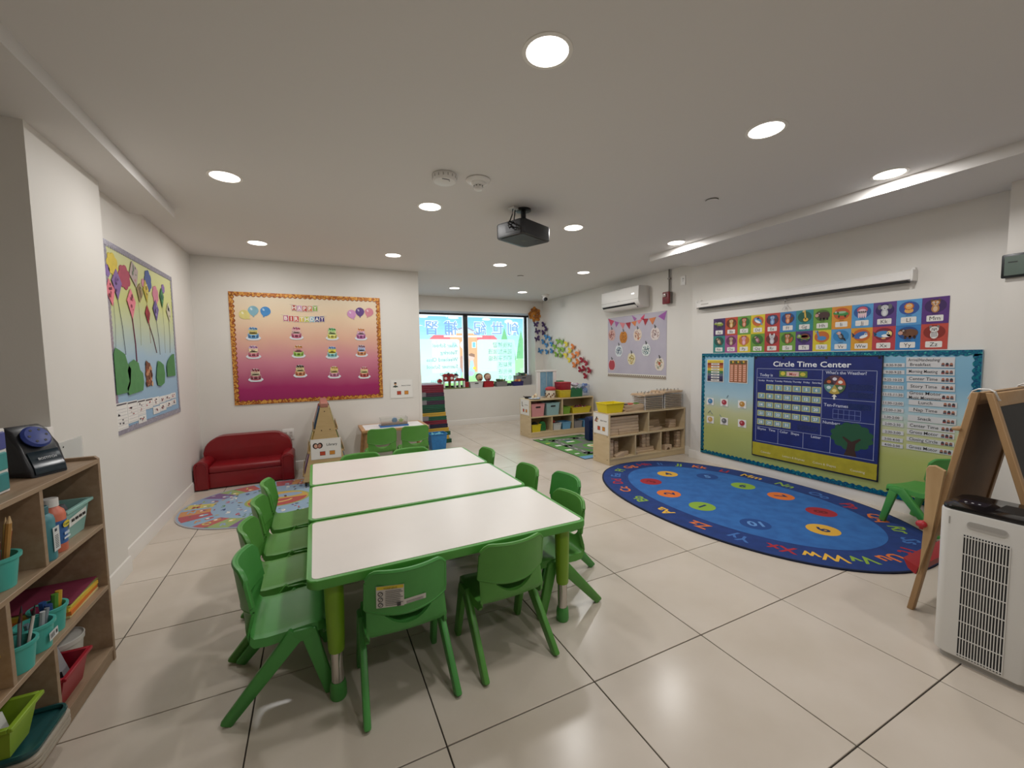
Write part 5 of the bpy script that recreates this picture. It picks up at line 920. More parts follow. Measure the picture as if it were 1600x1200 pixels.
# toy shelf contents
bin_('pink_bin', 'pink basket with handle slot on the toy shelf', 'bin', 3.195, 5.80, .335, .122, .115, .205, '#d18f92', slot=(.04, .011))
bin_('pale_blue_bin', 'pale grey blue basket with handle slot beside the pink basket', 'bin', 3.475, 5.80, .335, .124, .115, .205, '#92b2b6', slot=(.04, .011))
t = bin_('lime_bin', 'lime green small bin on the upper tier of the toy shelf', 'bin', 3.745, 5.79, .335, .07, .10, .12, '#7da63a')
t = bin_('yellow_tray_bin', 'long yellow bin of dark toys on the upper tier of the toy shelf', 'bin', 4.035, 5.79, .335, .19, .11, .10, '#d8c22c'); toys(t, -.15, .15, -.07, .07, .085, 14, ['#5a2430', '#7a2a34', '#3a2a4a', '#b9a49a'], .022, 1.0)
t = bin_('yellow_bin', 'small yellow bin on the lowest tier of the toy shelf', 'bin', 3.165, 5.77, .085, .082, .08, .12, '#d8c22c'); MB().ball((.02, .03, .105), .055, .045).build('black_hat', mat('felt_black', '#1c1c1e', .9), t); toys(t, -.05, .05, -.05, .02, .09, 5, ['#6a3a2a', '#4a2f24'], .02)
t = thing('green_dome_toy', 'green dome shaped toy beside the small yellow bin', 'toy', (3.315, 5.78, .0855)); MB().prism([(-.055, 0), (.055, 0)] + [(.058*math.cos(a), .075 + .08*math.sin(a)) for a in [PI*k/12 for k in range(13)]] + [(-.055, .0)][:0], 'y', -.03, .03, .006, 2).build('dome', paper('#2f7f44', .4), t); [MB().ball((x, -.031, z), .008).build('dot', paper('#1f5a30'), t) for x, z in ((-.02, .05), (.02, .05), (0, .10))]
t = bin_('white_bin', 'white bin with a red ball on the lowest tier of the toy shelf', 'bin', 3.55, 5.77, .085, .078, .09, .115, '#c9c9c8'); MB().ball((-.02, .0, .125), .028).build('red_ball', paper('#b83a34', .35), t); toys(t, -.05, .05, -.05, .05, .09, 7, ['#3a2a2a', '#5a2a2a', '#2a2a30'], .022)
bin_('light_blue_bin', 'light blue bin beside the white bin on the lowest tier', 'bin', 3.735, 5.77, .085, .082, .09, .12, '#6fa6cc')
bin_('grey_bin', 'dull grey bin on the lowest tier behind the navy armchair', 'bin', 3.965, 5.77, .085, .082, .09, .12, '#8a8688'); bin_('blue_bin_small', 'blue bin at the wall end of the lowest tier of the toy shelf', 'bin', 4.145, 5.77, .085, .075, .09, .12, '#5f9ac6')
# on top of the toy shelf
ZT = .6108
t = thing('toy_plate', 'white and blue toy plate with play food on the toy shelf', 'toy', (3.17, 5.76, ZT)); MB().lathe([(.06, 0), (.095, .010), (.10, .018), (.09, .016), (.055, .006)], 28).build('plate', mat('plate_white', '#dfe3ea', .3), t); MB().tube([(.098*math.cos(2*PI*k/28), .098*math.sin(2*PI*k/28), .018) for k in range(29)], .003, 6).build('plate_rim', paper('#5a84b8', .3), t); toys(t, -.03, .03, -.03, .03, .03, 6, ['#c9a07a', '#e6d8b8', '#b8705a'], .022, 2.0)
t = thing('toy_pan', 'small black toy pan behind the toy plate', 'toy', (3.14, 5.93, ZT)); MB().lathe([(.05, 0), (.06, .03), (.056, .03), (.048, .006)], 20).build('pan', M_BLACK, t); MB().tube([(-.05, -.02, .025), (-.10, -.03, .045)], .006, 6).build('handle', M_BLACK, t)
t = thing('puppet_theatre', 'white framed doorway puppet theatre with pale blue curtains', 'toy', (3.52, 5.975, ZT)); 
for a in ((-.185, -.125, 0, .43), (.125, .185, 0, .43)): MB().box(a[0], a[1], -.02, .02, a[2], a[3], .003).build('post', M_WHITE, t)
MB().box(-.195, .195, -.028, .028, .43, .455, .004).build('top_bar', M_WHITE, t); MB().box(-.125, .125, -.02, .02, 0, .02).build('bottom_bar', M_WHITE, t)
for s in (-1, 1): MB().sheet([[(s*(.004 + .118*j/12), -.006 + .010*math.sin(j*2.1), .02 + .405*i/6) for j in range(13)] for i in range(7)], .003).build('curtain', mat('pale_blue_curtain', '#8fb4c8', .85, col2='#7ba4bc', scale=14), t)
t = thing('play_food_jar', 'clear jar of brown pieces with red lid on the toy shelf', 'jar', (3.49, 5.79, ZT)); MB().lathe([(.072, 0), (.08, .01), (.08, .12), (.074, .135)], 24).build('jar_body', mat('jar_cream', '#d8cbb8', .3), t); MB().lathe([(.084, .132), (.09, .14), (.088, .165), (.05, .185), (.0, .19)][:4] + [(.01, .19)], 24).build('lid', paper('#b8343c', .35), t)
for k in range(18): a = 2*PI*k/18; MB().ball((.079*math.cos(a), .079*math.sin(a), .03+.022*(k % 3)), .015, n=8).build('biscuit_print', paper(('#7a5a3c', '#94704a', '#5a4030')[k % 3]), t)
MB().tube([(-.088, 0, .14), (-.115, -.01, .11), (-.118, -.01, .08)], .005, 6).build('handle', paper('#3a4a6a'), t)
def lid_box(name, label, x, y, z, a, b, h, c, lidc=None):
    t = thing(name, label, 'box', (x, y, z)); MB().taper(0, 0, 0, h-.02, a*.92, b*.92, a*.97, b*.97, .006, 2).build('box_body', paper(c, .35), t); MB().box(-a, a, -b, b, h-.024, h, .008, 2).build('lid', paper(lidc or lerp_hex(c, '#ffffff', .08), .35), t); return t
lid_box('yellow_box', 'yellow plastic lidded box under the red box on the toy shelf', 3.73, 5.80, ZT, .105, .10, .125, '#cdb52c'); lid_box('red_box', 'red plastic lidded box stacked on the yellow box', 3.735, 5.80, ZT+.1255, .105, .10, .13, '#9c2230', '#b0303c'); lid_box('tall_green_box', 'tall green plastic box behind the red and yellow boxes', 3.775, 5.955, ZT, .06, .045, .27, '#2f7f48')
t = thing('green_scallop_box', 'dark green box with wavy top edge on the toy shelf', 'box', (3.955, 5.80, ZT)); MB().prism([(-.115, 0), (.115, 0), (.118, .12), (.09, .155), (.06, .135), (.03, .15), (0, .115), (-.04, .15), (-.08, .165), (-.115, .13)], 'y', -.085, -.078).build('front_panel', paper('#1f6a3e', .4), t); MB().prism([(-.115, 0), (.115, 0), (.118, .12), (0, .11), (-.115, .13)], 'y', .078, .085).build('back_panel', paper('#1f6a3e', .4), t); [MB().box(x-.003, x+.003, -.078, .078, 0, .11).build('side_panel', paper('#1f6a3e', .4), t) for x in (-.112, .112)]; toys(t, -.08, .08, -.05, .05, .12, 8, ['#7a9a8a', '#3a3a4a', '#b0a0b0'], .022)
t = thing('soft_toy_bag', 'clear bag of colourful soft toys at the wall end of the toy shelf', 'bag', (4.165, 5.83, ZT)); MB().taper(0, 0, 0, .20, .085, .09, .095, .095, .03, 3).build('bag_skin', mat('bag_plastic', '#8aa0c8', .2, alpha=.3), t); toys(t, -.065, .065, -.06, .06, .05, 16, ['#4a6ab0', '#7a9ad0', '#9ab0d4', '#b088a8', '#d97a3a', '#3a4a7a'], .028, 5.0)
t = thing('unicorn_soft_toy', 'pale pink and grey soft toy lying on the green box', 'toy', (3.975, 5.80, ZT+.165)); MB().ball((0, 0, .03), .06, .03, n=14).build('body', paper('#c4bcc8', .9), t); MB().ball((-.055, -.01, .045), .03, .026).build('head', paper('#d4ccd6', .9), t); MB().ball((.05, 0, .04), .022).build('tail', paper('#b07aa4', .9), t)
# ================================================================ block shelf contents
M_BLK = mat('wooden_block', '#cdb498', .6, col2='#bfa383', scale=9, stretch=(1, 5, 5), lo=.3, hi=.75, rand=.16)
def block(label, x0, x1, y0, y1, z0, z1, pts=None):
    t = thing('wooden_block', label, 'block', ((x0+x1)/2, y0, z0), 0, 'wooden unit blocks'); b = MB(); w = (x1-x0)/2
    if pts: b.prism([(p*w, q*(z1-z0)) for p, q in pts], 'y', 0, y1-y0, .002)
    else: b.box(-w+.0008, w-.0008, 0, y1-y0, 0, z1-z0-.0006, .0045)
    b.build('block', M_BLK, t)
def column(where, x0, x1, y0, y1, z, n, h, jit=.004):
    for k in range(n):
        j = random.uniform(-jit, jit); block('square wooden block, %s up in %s' % (ORD[k], where), x0+j, x1+j, y0+j*.5, y1+j*.5, z, z+h); z += h + .0004
Z1, Z0 = .3455, .0805
for k in range(6):
    z = Z1 + .0364*k
    if k < 2: block('short wooden plank, %s layer of the long plank pile on the block shelf' % ('bottom' if k == 0 else 'second'), 3.105, 3.255, 3.83, 3.90, z, z+.036); block('long wooden plank, %s layer of the long plank pile on the block shelf' % ('bottom' if k == 0 else 'second'), 3.258, 3.575, 3.83, 3.90, z, z+.036)
    else: block('long wooden plank, %s layer of the plank pile on the block shelf' % (ORD[k] if k < 5 else 'top'), 3.105, 3.57 - .004*(k % 2), 3.83, 3.90, z, z+.036)
RB = thing('curved_block', 'flat half ring wooden block in the upper wall side compartment', 'block', (3.86, 3.90, Z1), 0, 'wooden unit blocks'); MB().prism([(.14*math.cos(a), .095*math.sin(a)) for a in [2*PI*k/32 for k in range(32)]], 'z', 0, .034, .003).build('block', M_BLK, RB)
block('small wooden slab lying on the half ring block', 3.735, 3.85, 3.86, 3.95, Z1+.0345, Z1+.055)
for k in range(3): block('wooden plank, %s layer of the pile behind the half ring block' % ORD[k], 3.80-.01*k, 4.10-.012*k, 4.0, 4.06, Z1+.0364*k, Z1+.0364*k+.036)
column('the upper tier wall end pile', 4.12, 4.235, 3.86, 3.94, Z1, 3, .036)
column('the lower tier front pile, sign end', 3.108, 3.165, 3.815, 3.875, Z0, 4, .046); column('the lower tier second pile, sign end', 3.18, 3.24, 3.90, 3.96, Z0, 5, .040); column('the lower tier third pile, sign end', 3.25, 3.31, 3.90, 3.96, Z0, 4, .044)
block('triangular wooden ramp block at the front of the sign end compartment', 3.19, 3.32, 3.80, 3.86, Z0, Z0+.055, [(-1, 0), (1, 0), (1, 1), (-1, .35)]); block('rectangular wooden block beside the ramp block', 3.335, 3.42, 3.84, 3.91, Z0, Z0+.05)
for k in range(2): block('wooden plank, %s layer under the middle compartment cubes' % ('lower' if k == 0 else 'upper'), 3.535+.01*k, 3.85, 3.85+.01*k, 3.93, Z0+.0305*k, Z0+.0305*k+.03)
column('the middle compartment front cube column', 3.66, 3.722, 3.865, 3.92, Z0+.0615, 4, .042); column('the middle compartment second cube column', 3.728, 3.79, 3.865, 3.92, Z0+.0615, 4, .042); column('the middle compartment rear cube column', 3.56, 3.62, 3.95, 4.01, Z0, 5, .042)
block('small wooden cube on the floor of the middle compartment', 3.505, 3.533, 3.80, 3.84, Z0, Z0+.035)
column('the lower tier front wall end column', 4.225, 4.285, 3.83, 3.89, Z0, 6, .036); column('the lower tier rear wall end column', 4.14, 4.20, 3.93, 3.99, Z0, 5, .042)
block('wooden arch block at the front of the wall end compartment', 3.985, 4.10, 3.80, 3.86, Z0, Z0+.062, [(-1, 0), (-.45, 0), (-.40, .35), (-.2, .55), (.2, .55), (.40, .35), (.45, 0), (1, 0), (1, 1), (-1, 1)]); column('the low pile beside the arch block', 3.925, 3.965, 3.86, 3.92, Z0, 3, .04)
# on top of the block shelf
ZA = .6128
t = bin_('yellow_top_bin', 'translucent yellow bin on top of the block shelf', 'bin', 3.215, 3.94, ZA, .135, .10, .115, '#e0cc1e', taper=.85)
for k in range(6):
    t = thing('wooden_tray', 'flat wooden tray, %s up in the pile beside the yellow bin' % ORD[k], 'tray', (3.50+.008*math.sin(k*2), 3.95, ZA+.0135*k), math.radians(3*math.sin(k*1.7)), 'wooden trays on the block shelf'); MB().box(-.155, .155, -.115, .115, 0, .005).build('tray_base', M_BLK, t)
    for a in ((-.155,.155,-.115,-.108), (-.155,.155,.108,.115), (-.155,-.148,-.108,.108), (.148,.155,-.108,.108)): MB().box(*a, .005, .013).build('tray_rim', M_BLK, t)
for k, (c, cn, x) in enumerate((('#22242c', 'black', 3.40), ('#c0402c', 'red', 3.485), ('#5f8a3a', 'green', 3.58))): t = thing('puzzle_piece', cn + ' puzzle piece on the wooden trays', 'puzzle piece', (x, 3.89, ZA+.0815)); MB().prism(cloud_pts(0, 0, .042, .03, 5, .2), 'z', 0, .012, .002).build('piece', paper(c, .4), t)
def puzzle_rack(x, n, label, top):
    t = thing('wire_puzzle_rack', label, 'rack', (x, 3.94, ZA)); H_ = .022*n + .02; M_W = mat('white_wire', '#e0dedb', .4)
    for sx in (-1, 1):
        for sy in (-1, 1): MB().tube([(sx*.148, sy*.112, 0), (sx*.148, sy*.112, H_)], .004, 6).build('post', M_W, t)
    for k in range(n+1):
        z = .006 + .022*k
        for sx in (-1, 1): MB().tube([(sx*.148, -.112, z), (sx*.148, .112, z)], .0036, 5).build('shelf_wire', M_W, t)
        MB().tube([(-.148, .112, z), (.148, .112, z)], .0036, 5).build('shelf_wire', M_W, t); MB().tube([(-.148, -.112, z), (.148, -.112, z)], .0036, 5).build('shelf_wire', M_W, t)
    for k in range(n): q = thing('puzzle_board', 'wooden puzzle board, %s up in the %s rack' % (ORD[k], top), 'puzzle', (x, 3.94, ZA + .0095 + .022*k), 0, 'puzzle boards in wire racks'); MB().box(-.138, .138, -.125, .105, 0, .008, .001).build('board', mat('puzzle_edge', '#b3a08a', .6), q)
    for s in range(2): 
        q = thing('puzzle_board', 'wooden knob puzzle lying on top of the %s rack, %s one' % (top, 'lower' if s == 0 else 'upper'), 'puzzle', (x-.02+.015*s, 3.935, ZA+H_+.001+.0125*s), math.radians(2), 'puzzle boards in wire racks'); MB().box(-.16, .16, -.125, .12, 0, .0115, .001).build('board', M_BLK, q)
        if s: 
            for k in range(9): kx, ky = -.13+.065*(k % 5), -.07+.11*(k//5); MB().lathe([(.002, .0115), (.002, .026), (.006, .029), (.006, .033), (.002, .035)], 8, (kx, ky, 0)).build('knob', mat('knob_dark', '#3a3430', .4), q); MB().lathe([(.022, .0115), (.022, .0135)], 10, (kx, ky, 0)).build('inset_piece', paper(random.choice(['#6a7a5a', '#8a6a4a', '#a08a6a', '#5a6a7a'])), q)
puzzle_rack(3.815, 7, 'white wire puzzle rack closer to the wooden trays', 'shorter'); puzzle_rack(4.145, 8, 'taller white wire puzzle rack at the wall end of the block shelf', 'taller')
# ================================================================ navy armchair
M_NV = mat('navy_vinyl', '#1c2c56', .45, bump=.08, bscale=180)
AR = thing('child_armchair', 'navy vinyl child armchair between the two maple shelves', 'armchair', (3.95, 4.86, .0075), -PI/2)
MB().box(-.20, .20, -.22, .20, .01, .16, .012, 2).build('base', M_NV, AR); MB().box(-.14, .14, -.24, .14, .155, .215, .03, 4).build('seat_cushion', M_NV, AR)
MB().prism([(-.25, .02), (.25, .02), (.25, .30)] + [(.25-.14*(1-math.cos(a)), .30+.12*math.sin(a)) for a in [PI/2*k/6 for k in range(1, 7)]] + [(-.25+.14*(1-math.cos(a)), .30+.12*math.sin(a)) for a in [PI/2*k/6 for k in range(6, 0, -1)]] + [(-.25, .30)], 'y', .12, .24, .02, 3).build('backrest', M_NV, AR)
for s in (-1, 1): MB().prism([(s*.205-.055, .012), (s*.205+.055, .012), (s*.205+.055, .31)] + [(s*.205+.06*math.cos(a), .31+.058*math.sin(a)) for a in [PI*k/10 for k in range(11)]] + [(s*.205-.055, .31)], 'y', -.26, .16, .014, 3).build('arm', M_NV, AR)
# ================================================================ window sill
ZW = .7008
t = thing('toy_house', 'red toy house with white windows and green base on the window sill', 'toy', (2.44, 7.60, ZW)); R_ = paper('#9c2028', .4); MB().box(-.26, .27, -.06, .06, 0, .018, .004).build('green_base', paper('#6a7a3a'), t); MB().box(-.24, -.04, -.045, .045, .16, .25, .004).build('upper_wall', R_, t); MB().hexa([(-.27,-.055,.25),(-.0,-.055,.25),(-.0,.055,.25),(-.27,.055,.25),(-.22,-.012,.29),(-.06,-.012,.29),(-.06,.012,.29),(-.22,.012,.29)]).build('roof', R_, t); MB().hexa([(-.02,-.055,.16),(.20,-.055,.16),(.20,.055,.16),(-.02,.055,.16),(.03,-.012,.20),(.15,-.012,.20),(.15,.012,.20),(.03,.012,.20)]).build('roof', R_, t)
for x in (-.23, -.115, -.01, .08, .17): MB().box(x-.012, x+.012, -.045, .045, .018, .16).build('post', paper('#7a5a34') if x in (-.115,) else M_WHITE, t)
MB().box(-.24, .20, -.045, .045, .145, .162).build('floor_board', R_, t); MB().box(.19, .26, -.045, .045, .018, .12, .003).build('side_room', R_, t); MB().lathe([(.026, -.003), (.026, .003)], 16, (-.20, -.047, .205), rot=Matrix.Rotation(PI/2, 3, 'X')).build('round_window', M_WHITE, t); MB().lathe([(.026, -.003), (.026, .003)], 16, (-.085, -.047, .205), rot=Matrix.Rotation(PI/2, 3, 'X')).build('round_window', M_WHITE, t)
MB().box(-.02, .05, -.03, .03, .20, .255, .003).build('white_gable', M_WHITE, t); MB().hexa([(-.035,-.04,.25),(.065,-.04,.25),(.065,.04,.25),(-.035,.04,.25),(.01,-.035,.29),(.02,-.035,.29),(.02,.035,.29),(.01,.035,.29)]).build('gable_roof', paper('#2a2c34'), t); MB().lathe([(.025, .255), (.02, .30), (.01, .31)], 10, (-.145, -.03, 0)).build('chimney_bell', paper('#4a2a30'), t)
t = thing('toy_barn', 'tiny red roofed toy barn beside the toy house', 'toy', (2.13, 7.60, ZW)); MB().box(-.035, .035, -.03, .03, 0, .14, .003).build('wall', mat('barn_grey', '#7a7672', .6), t); MB().prism([(-.045, .135), (.045, .135), (.04, .17), (0, .20), (-.04, .17)], 'y', -.035, .035).build('roof', R_, t)
bin_('white_sill_bin', 'white basket on the window sill beside the toy house', 'bin', 2.855, 7.60, ZW, .14, .07, .115, '#cfcfcf', slot=(.035, .008)); bin_('red_sill_bin', 'red box on the window sill below the puppet heads', 'bin', 3.115, 7.60, ZW, .105, .07, .115, '#a81c28', taper=.96)
for x, hc, sk, nm, mo in ((2.985, '#5a4030', '#d9b08a', 'dark haired hand puppet with open mouth leaning on the window', '#5a2020'), (3.165, '#8a5f3e', '#e0b8a0', 'brown haired hand puppet with pink collar above the red box', '#b05a68')):
    t = thing('hand_puppet', nm, 'puppet', (x, 7.715, ZW)); MB().lathe([(.05, 0), (.055, .08), (.035, .13)], 16, (0, 0, 0)).build('body', paper('#d98fae' if 'pink' in nm else '#c9a070', .9), t); MB().ball((0, 0, .185), .072, .075, n=18, ry=.06).build('head', paper(sk, .9), t); MB().ball((0, .018, .205), .076, .068, n=18, ry=.06).build('hair', paper(hc, .95), t); MB().ball((0, -.055, .155), .034, .012, n=12, ry=.012).build('mouth', paper(mo), t)
    for s in (-1, 1): MB().ball((s*.025, -.055, .195), .007, n=8).build('eye', M_BLACK, t)
    MB().ball((0, -.062, .178), .009, n=8).build('nose', paper(sk), t)
t = bin_('grey_sill_bin', 'grey fabric bin of green plastic leaves on the window sill', 'bin', 3.40, 7.60, ZW, .12, .07, .10, '#7f7c7c', taper=.96); toys(t, -.09, .09, -.05, .05, .105, 14, ['#4a5a34', '#6a7a44', '#2f3a26', '#8a8a4a'], .022, 1.2)
t = bin_('purple_sill_bin', 'dark purple bin with orange toys on the window sill', 'bin', 3.76, 7.565, ZW, .115, .06, .09, '#2f2a6a', taper=.92); toys(t, -.08, .08, -.04, .04, .09, 9, ['#d9823a', '#c04a34', '#e0b060', '#3a2a5a'], .02, 1.4)
t = bin_('tall_grey_bin', 'tall grey fabric bin of soft toys at the window corner', 'bin', 3.955, 7.71, ZW, .175, .075, .20, '#807d7e', taper=.97, slot=(.04, .009)); toys(t, -.14, .14, -.05, .05, .205, 14, ['#b8d0e0', '#d9a070', '#2a3a3a', '#c9c4b8', '#3f6a4a'], .028, 1.2)
t = thing('toy_vehicle', 'small dark toy between the grey and purple bins on the sill', 'toy', (3.58, 7.60, ZW)); MB().box(-.05, .05, -.03, .03, .012, .04, .006).build('body', paper('#3a4652'), t); [MB().lathe([(.014, -.006), (.014, .006)], 12, (x, y, .014), rot=Matrix.Rotation(PI/2, 3, 'X')).build('wheel', M_BLACK, t) for x in (-.03, .03) for y in (-.03, .03)]
# ================================================================ air purifier
AIR = thing('air_purifier', 'white upright air purifier with black top and tall grille', 'air purifier', (2.49, .605, 0), -PI/2)
M_AW = mat('purifier_white', '#dcdad6', .35)
MB().prism(rr(.14, .13, .035, 6), 'z', .03, .645, .006, 2).build('body', M_AW, AIR)
MB().prism(rr(.136, .126, .033, 6), 'z', .644, .662, .006, 2).build('glossy_top', mat('glossy_black', '#161416', .12), AIR)
MB().prism(rr(.125, .115, .03, 6), 'z', .0, .031).build('base', mat('purifier_grey', '#a8a5a1', .5), AIR)
MB().box(-.063, .063, -.1316, -.129, .038, .553).build('grille_recess', mat('grille_dark', '#16171c', .6), AIR)
for k in range(16): x = -.063 + .126*k/15; MB().box(x-.0016, x+.0016, -.1335, -.1310, .038, .553).build('grille_bar', M_AW, AIR)
for k in range(8): z = .045 + .5*k/7; MB().box(-.063, .063, -.1340, -.1312, z-.0018, z+.0018).build('grille_crossbar', M_AW, AIR)
MB().prism([(x, z+.597) for x, z in rr(.055, .016, .014, 5)], 'y', -.1325, -.129).build('handle_recess', mat('handle_grey', '#b9b6b2', .4), AIR)
MB().prism([(x, z+.602) for x, z in rr(.052, .010, .009, 5)], 'y', -.1332, -.130).build('handle_shade', mat('purifier_grey', '#a8a5a1', .5), AIR)
MB().box(-.108, -.104, -.1312, -.1295, .585, .615).build('sensor_slot', mat('purifier_grey', '#a8a5a1', .5), AIR); MB().box(-.11, -.03, -.05, .02, .6621, .6628, .002).build('control_panel', mat('panel_dark', '#26222a', .1), AIR)
for k in range(3): MB().box(-.095+.02*k, -.088+.02*k, -.03, -.022, .6627, .6634).build('control_icon', mat('icon_white', '#c8c8c8', .4), AIR)
MB().box(.0, .075, -.06, .06, .6621, .6627).build('air_outlet', mat('outlet_black', '#0c0b0d', .5), AIR)
# ================================================================ easel
M_EAS = mat('easel_wood', '#ae8c64', .5, col2='#a48058', scale=6, stretch=(4, 4, .6), lo=.3, hi=.75); M_HARD = mat('hardboard_brown', '#94704c', .65, col2='#8a6642', scale=8)
EA = thing('wooden_easel', 'double-sided wooden easel with blackboard beside the air purifier', 'easel', (2.66, .72, 0))
AZ = 1.115
def side(y_foot, y_top, tag_):
    dy = (y_foot-y_top)/AZ; sg = 1 if y_foot > y_top else -1
    f = lambda z: y_top + (AZ-z)*dy
    for x in (0, .58): MB().hexa([(x, f(0)-.012, 0), (x+.035, f(0)-.012, 0), (x+.035, f(0)+.012, 0), (x, f(0)+.012, 0), (x, f(AZ)-.012, AZ), (x+.035, f(AZ)-.012, AZ), (x+.035, f(AZ)+.012, AZ), (x, f(AZ)+.012, AZ)], .003, 1).build('leg', M_EAS, EA)
    for z0, z1, nm in ((AZ-.06, AZ-.003, 'top_rail'), (.40, .44, 'lower_rail')): MB().hexa([(.036, f(z0)-.011, z0), (.579, f(z0)-.011, z0), (.579, f(z0)+.011, z0), (.036, f(z0)+.011, z0), (.036, f(z1)-.011, z1), (.579, f(z1)-.011, z1), (.579, f(z1)+.011, z1), (.036, f(z1)+.011, z1)], .002).build(nm, M_EAS, EA)
    z0, z1 = .442, AZ-.062; MB().hexa([(.037, f(z0)-.004, z0), (.578, f(z0)-.004, z0), (.578, f(z0)+.004, z0), (.037, f(z0)+.004, z0), (.037, f(z1)-.004, z1), (.578, f(z1)-.004, z1), (.578, f(z1)+.004, z1), (.037, f(z1)+.004, z1)]).build(tag_, M_HARD if tag_ == 'white_board_back' else mat('blackboard', '#1d1f22', .6, col2='#24262a', scale=5), EA)
    return f
fA = side(.206, .026, 'white_board_back'); fB = side(-.31, -.018, 'blackboard')
MB().box(.37, .43, -.042, -.034, AZ-.045, AZ-.025).build('label_plate', mat('plate_beige', '#c9b48c', .5), EA)
for x in (.012, .575): MB().tube([(x+.012, .046, AZ-.035), (x+.012, .038, AZ+.004), (x+.012, .020, AZ+.014), (x+.012, -.012, AZ+.014), (x+.012, -.030, AZ+.004), (x+.012, -.040, AZ-.035)], .010, 8, (1.0, .35)).build('hinge_strap', M_WHITE, EA)
for x in (-.020, .617): MB().prism([(fA(.74)+.012, .74), (.135, .758), (.158, .752), (.166, .735), (.164, .44), (.170, .26), (fA(.2)+.0, .2), (fA(.4)-.005, .4)], 'x', x, x+.018, .003).build('tray_cheek', mat('easel_light_wood', '#bf9f76', .5, col2='#b49368', scale=6, stretch=(4, 4, .6)), EA)
M_TR = mat('red_tray', '#a8222c', .4)
MB().box(.0, .61, fA(.43)+.016, fA(.43)+.05, .425, .432, .002).build('paint_tray', M_TR, EA); MB().prism([(fA(.43)+.015, .43), (fA(.43)+.05, .43), (fA(.43)+.058, .455), (fA(.43)+.052, .455)], 'x', .0, .61).build('paint_tray_lip', M_TR, EA)
MB().ball((-.024, .17, .46), .022, .018, n=12).build('red_knob', M_TR, EA)
MB().hexa([(.0, fA(.22)+.02, .19), (.6, fA(.22)+.02, .19), (.6, fA(.22)+.05, .21), (.0, fA(.22)+.05, .21), (.0, fA(.22)+.01, .23), (.6, fA(.22)+.01, .23), (.6, fA(.22)+.07, .255), (.0, fA(.22)+.07, .255)]).build('lower_tray', M_TR, EA)
MB().box(.04, .57, -.10, .10, .40, .412).build('spreader_shelf', M_EAS, EA); MB().tube([(.59, fB(.42), .42), (.59, fA(.42), .42)], .006, 6).build('spreader_bar', M_WHITE, EA)
MB().box(-.012, .05, .06, .09, .935, .95, .004).build('clip', M_EAS, EA)
# ================================================================ on and in the craft shelf
M_TURQ = mat('turquoise_plastic', '#4fb0a4', .42); FX = -.87
def cup(name, label, y, z, r, h, x=-.915):
    t = thing(name, label, 'cup', (x, y, z+.0008)); MB().lathe([(r*.82, 0), (r, h-.012), (r*1.12, h-.010), (r*1.13, h), (r*.97, h), (r*.93, h-.01), (r*.78, .006)], 28).build('cup_body', M_TURQ, t); return t
def stick(name, label, x, y, z, dx, dy, L, r, c, tip=None, group='art tools in the turquoise cups'):
    t = thing(name, label, 'art tool', (x, y, z), 0, group); d = Vector((dx, dy, 1)).normalized(); MB().tube([(0, 0, 0), tuple(d*L)], r, 7).build('barrel', paper(c, .45), t)
    if tip: MB().tube([tuple(d*L), tuple(d*(L+.022))], [r, r*.2], 7).build('tip', paper(tip, .5), t)
Zs1, Zs2, Zs3 = .617, .344, .066
c1 = cup('pencil_cup', 'turquoise cup of coloured pencils on the upper craft shelf', 1.785, Zs1, .055, .10)
PCOL = [('#b98a4a', 'tan'), ('#a04a2a', 'rust'), ('#c9b06a', 'straw'), ('#5a3a2a', 'dark brown'), ('#3a5a6a', 'slate blue'), ('#b83a2c', 'red'), ('#e0d8cc', 'white'), ('#2a2a30', 'black'), ('#c07a3a', 'orange brown'), ('#7a2f2a', 'maroon')]
for k, (c, n) in enumerate(PCOL):
    a = 2*PI*k/10; stick('colored_pencil', n + ' pencil standing in the upper turquoise cup', -.915+.022*math.cos(a), 1.785+.022*math.sin(a), Zs1+.012, .12*math.cos(a), .16*math.sin(a), .14+.018*(k % 3) + (.05 if k in (0, 8) else 0), .0042 if k else .007, c, '#d9b98a')
t = thing('teal_supply_tub', 'pale teal tub with label on the upper craft shelf', 'bin', (-.965, 2.20, Zs1+.001), PI/2); open_bin(t, .075, .07, .090, .088, .125, mat('pale_teal_plastic', '#8fbcb4', .4), rim=.010); MB().hexa([(-.07, -.0865, .055), (.06, -.0865, .062), (.06, -.0855, .062), (-.07, -.0855, .055), (-.07, -.0885, .088), (.06, -.0885, .098), (.06, -.0875, .098), (-.07, -.0875, .088)]).build('label_card', M_CARD, t)
for k in range(4): MB().box(-.055+.028*k, -.038+.028*k, -.0905, -.0885, .072, .082).build('label_print', M_BLACK, t)
toys(t, -.06, .06, -.04, .04, .10, 7, ['#b8b4b0', '#8a8a90', '#c9c9c6', '#6a6a70'], .018, 1.0)
t = thing('paint_bottle', 'orange paint bottle with blue label on the upper craft shelf', 'bottle', (-.892, 2.05, Zs1+.0008)); MB().lathe([(.036, 0), (.038, .006), (.038, .135), (.034, .15), (.018, .168), (.016, .172)], 24).build('bottle_body', mat('orange_paint', '#d4745a', .4), t); MB().lathe([(.0225, .168), (.0225, .196), (.020, .198)], 20).build('cap', M_WHITE, t); MB().lathe([(.0386, .03), (.0386, .115)], 24).build('label_band', mat('blue_label', '#3f6aa8', .4), t)
D = Art(); D.ell(0, .098, .022, .012, '#dcc43c', 1, 18); D.text('Crayola', 0, .0945, .008, '#2f6a3a', 2, w=.036, bold=.02); D.rect(-.02, .045, .02, .052, '#dfe3ea', 1); D.rect(-.016, .06, .016, .07, '#c9d4e6', 1); o = D.build('label_print', t, off=.0392); o.rotation_euler.z = PI/2
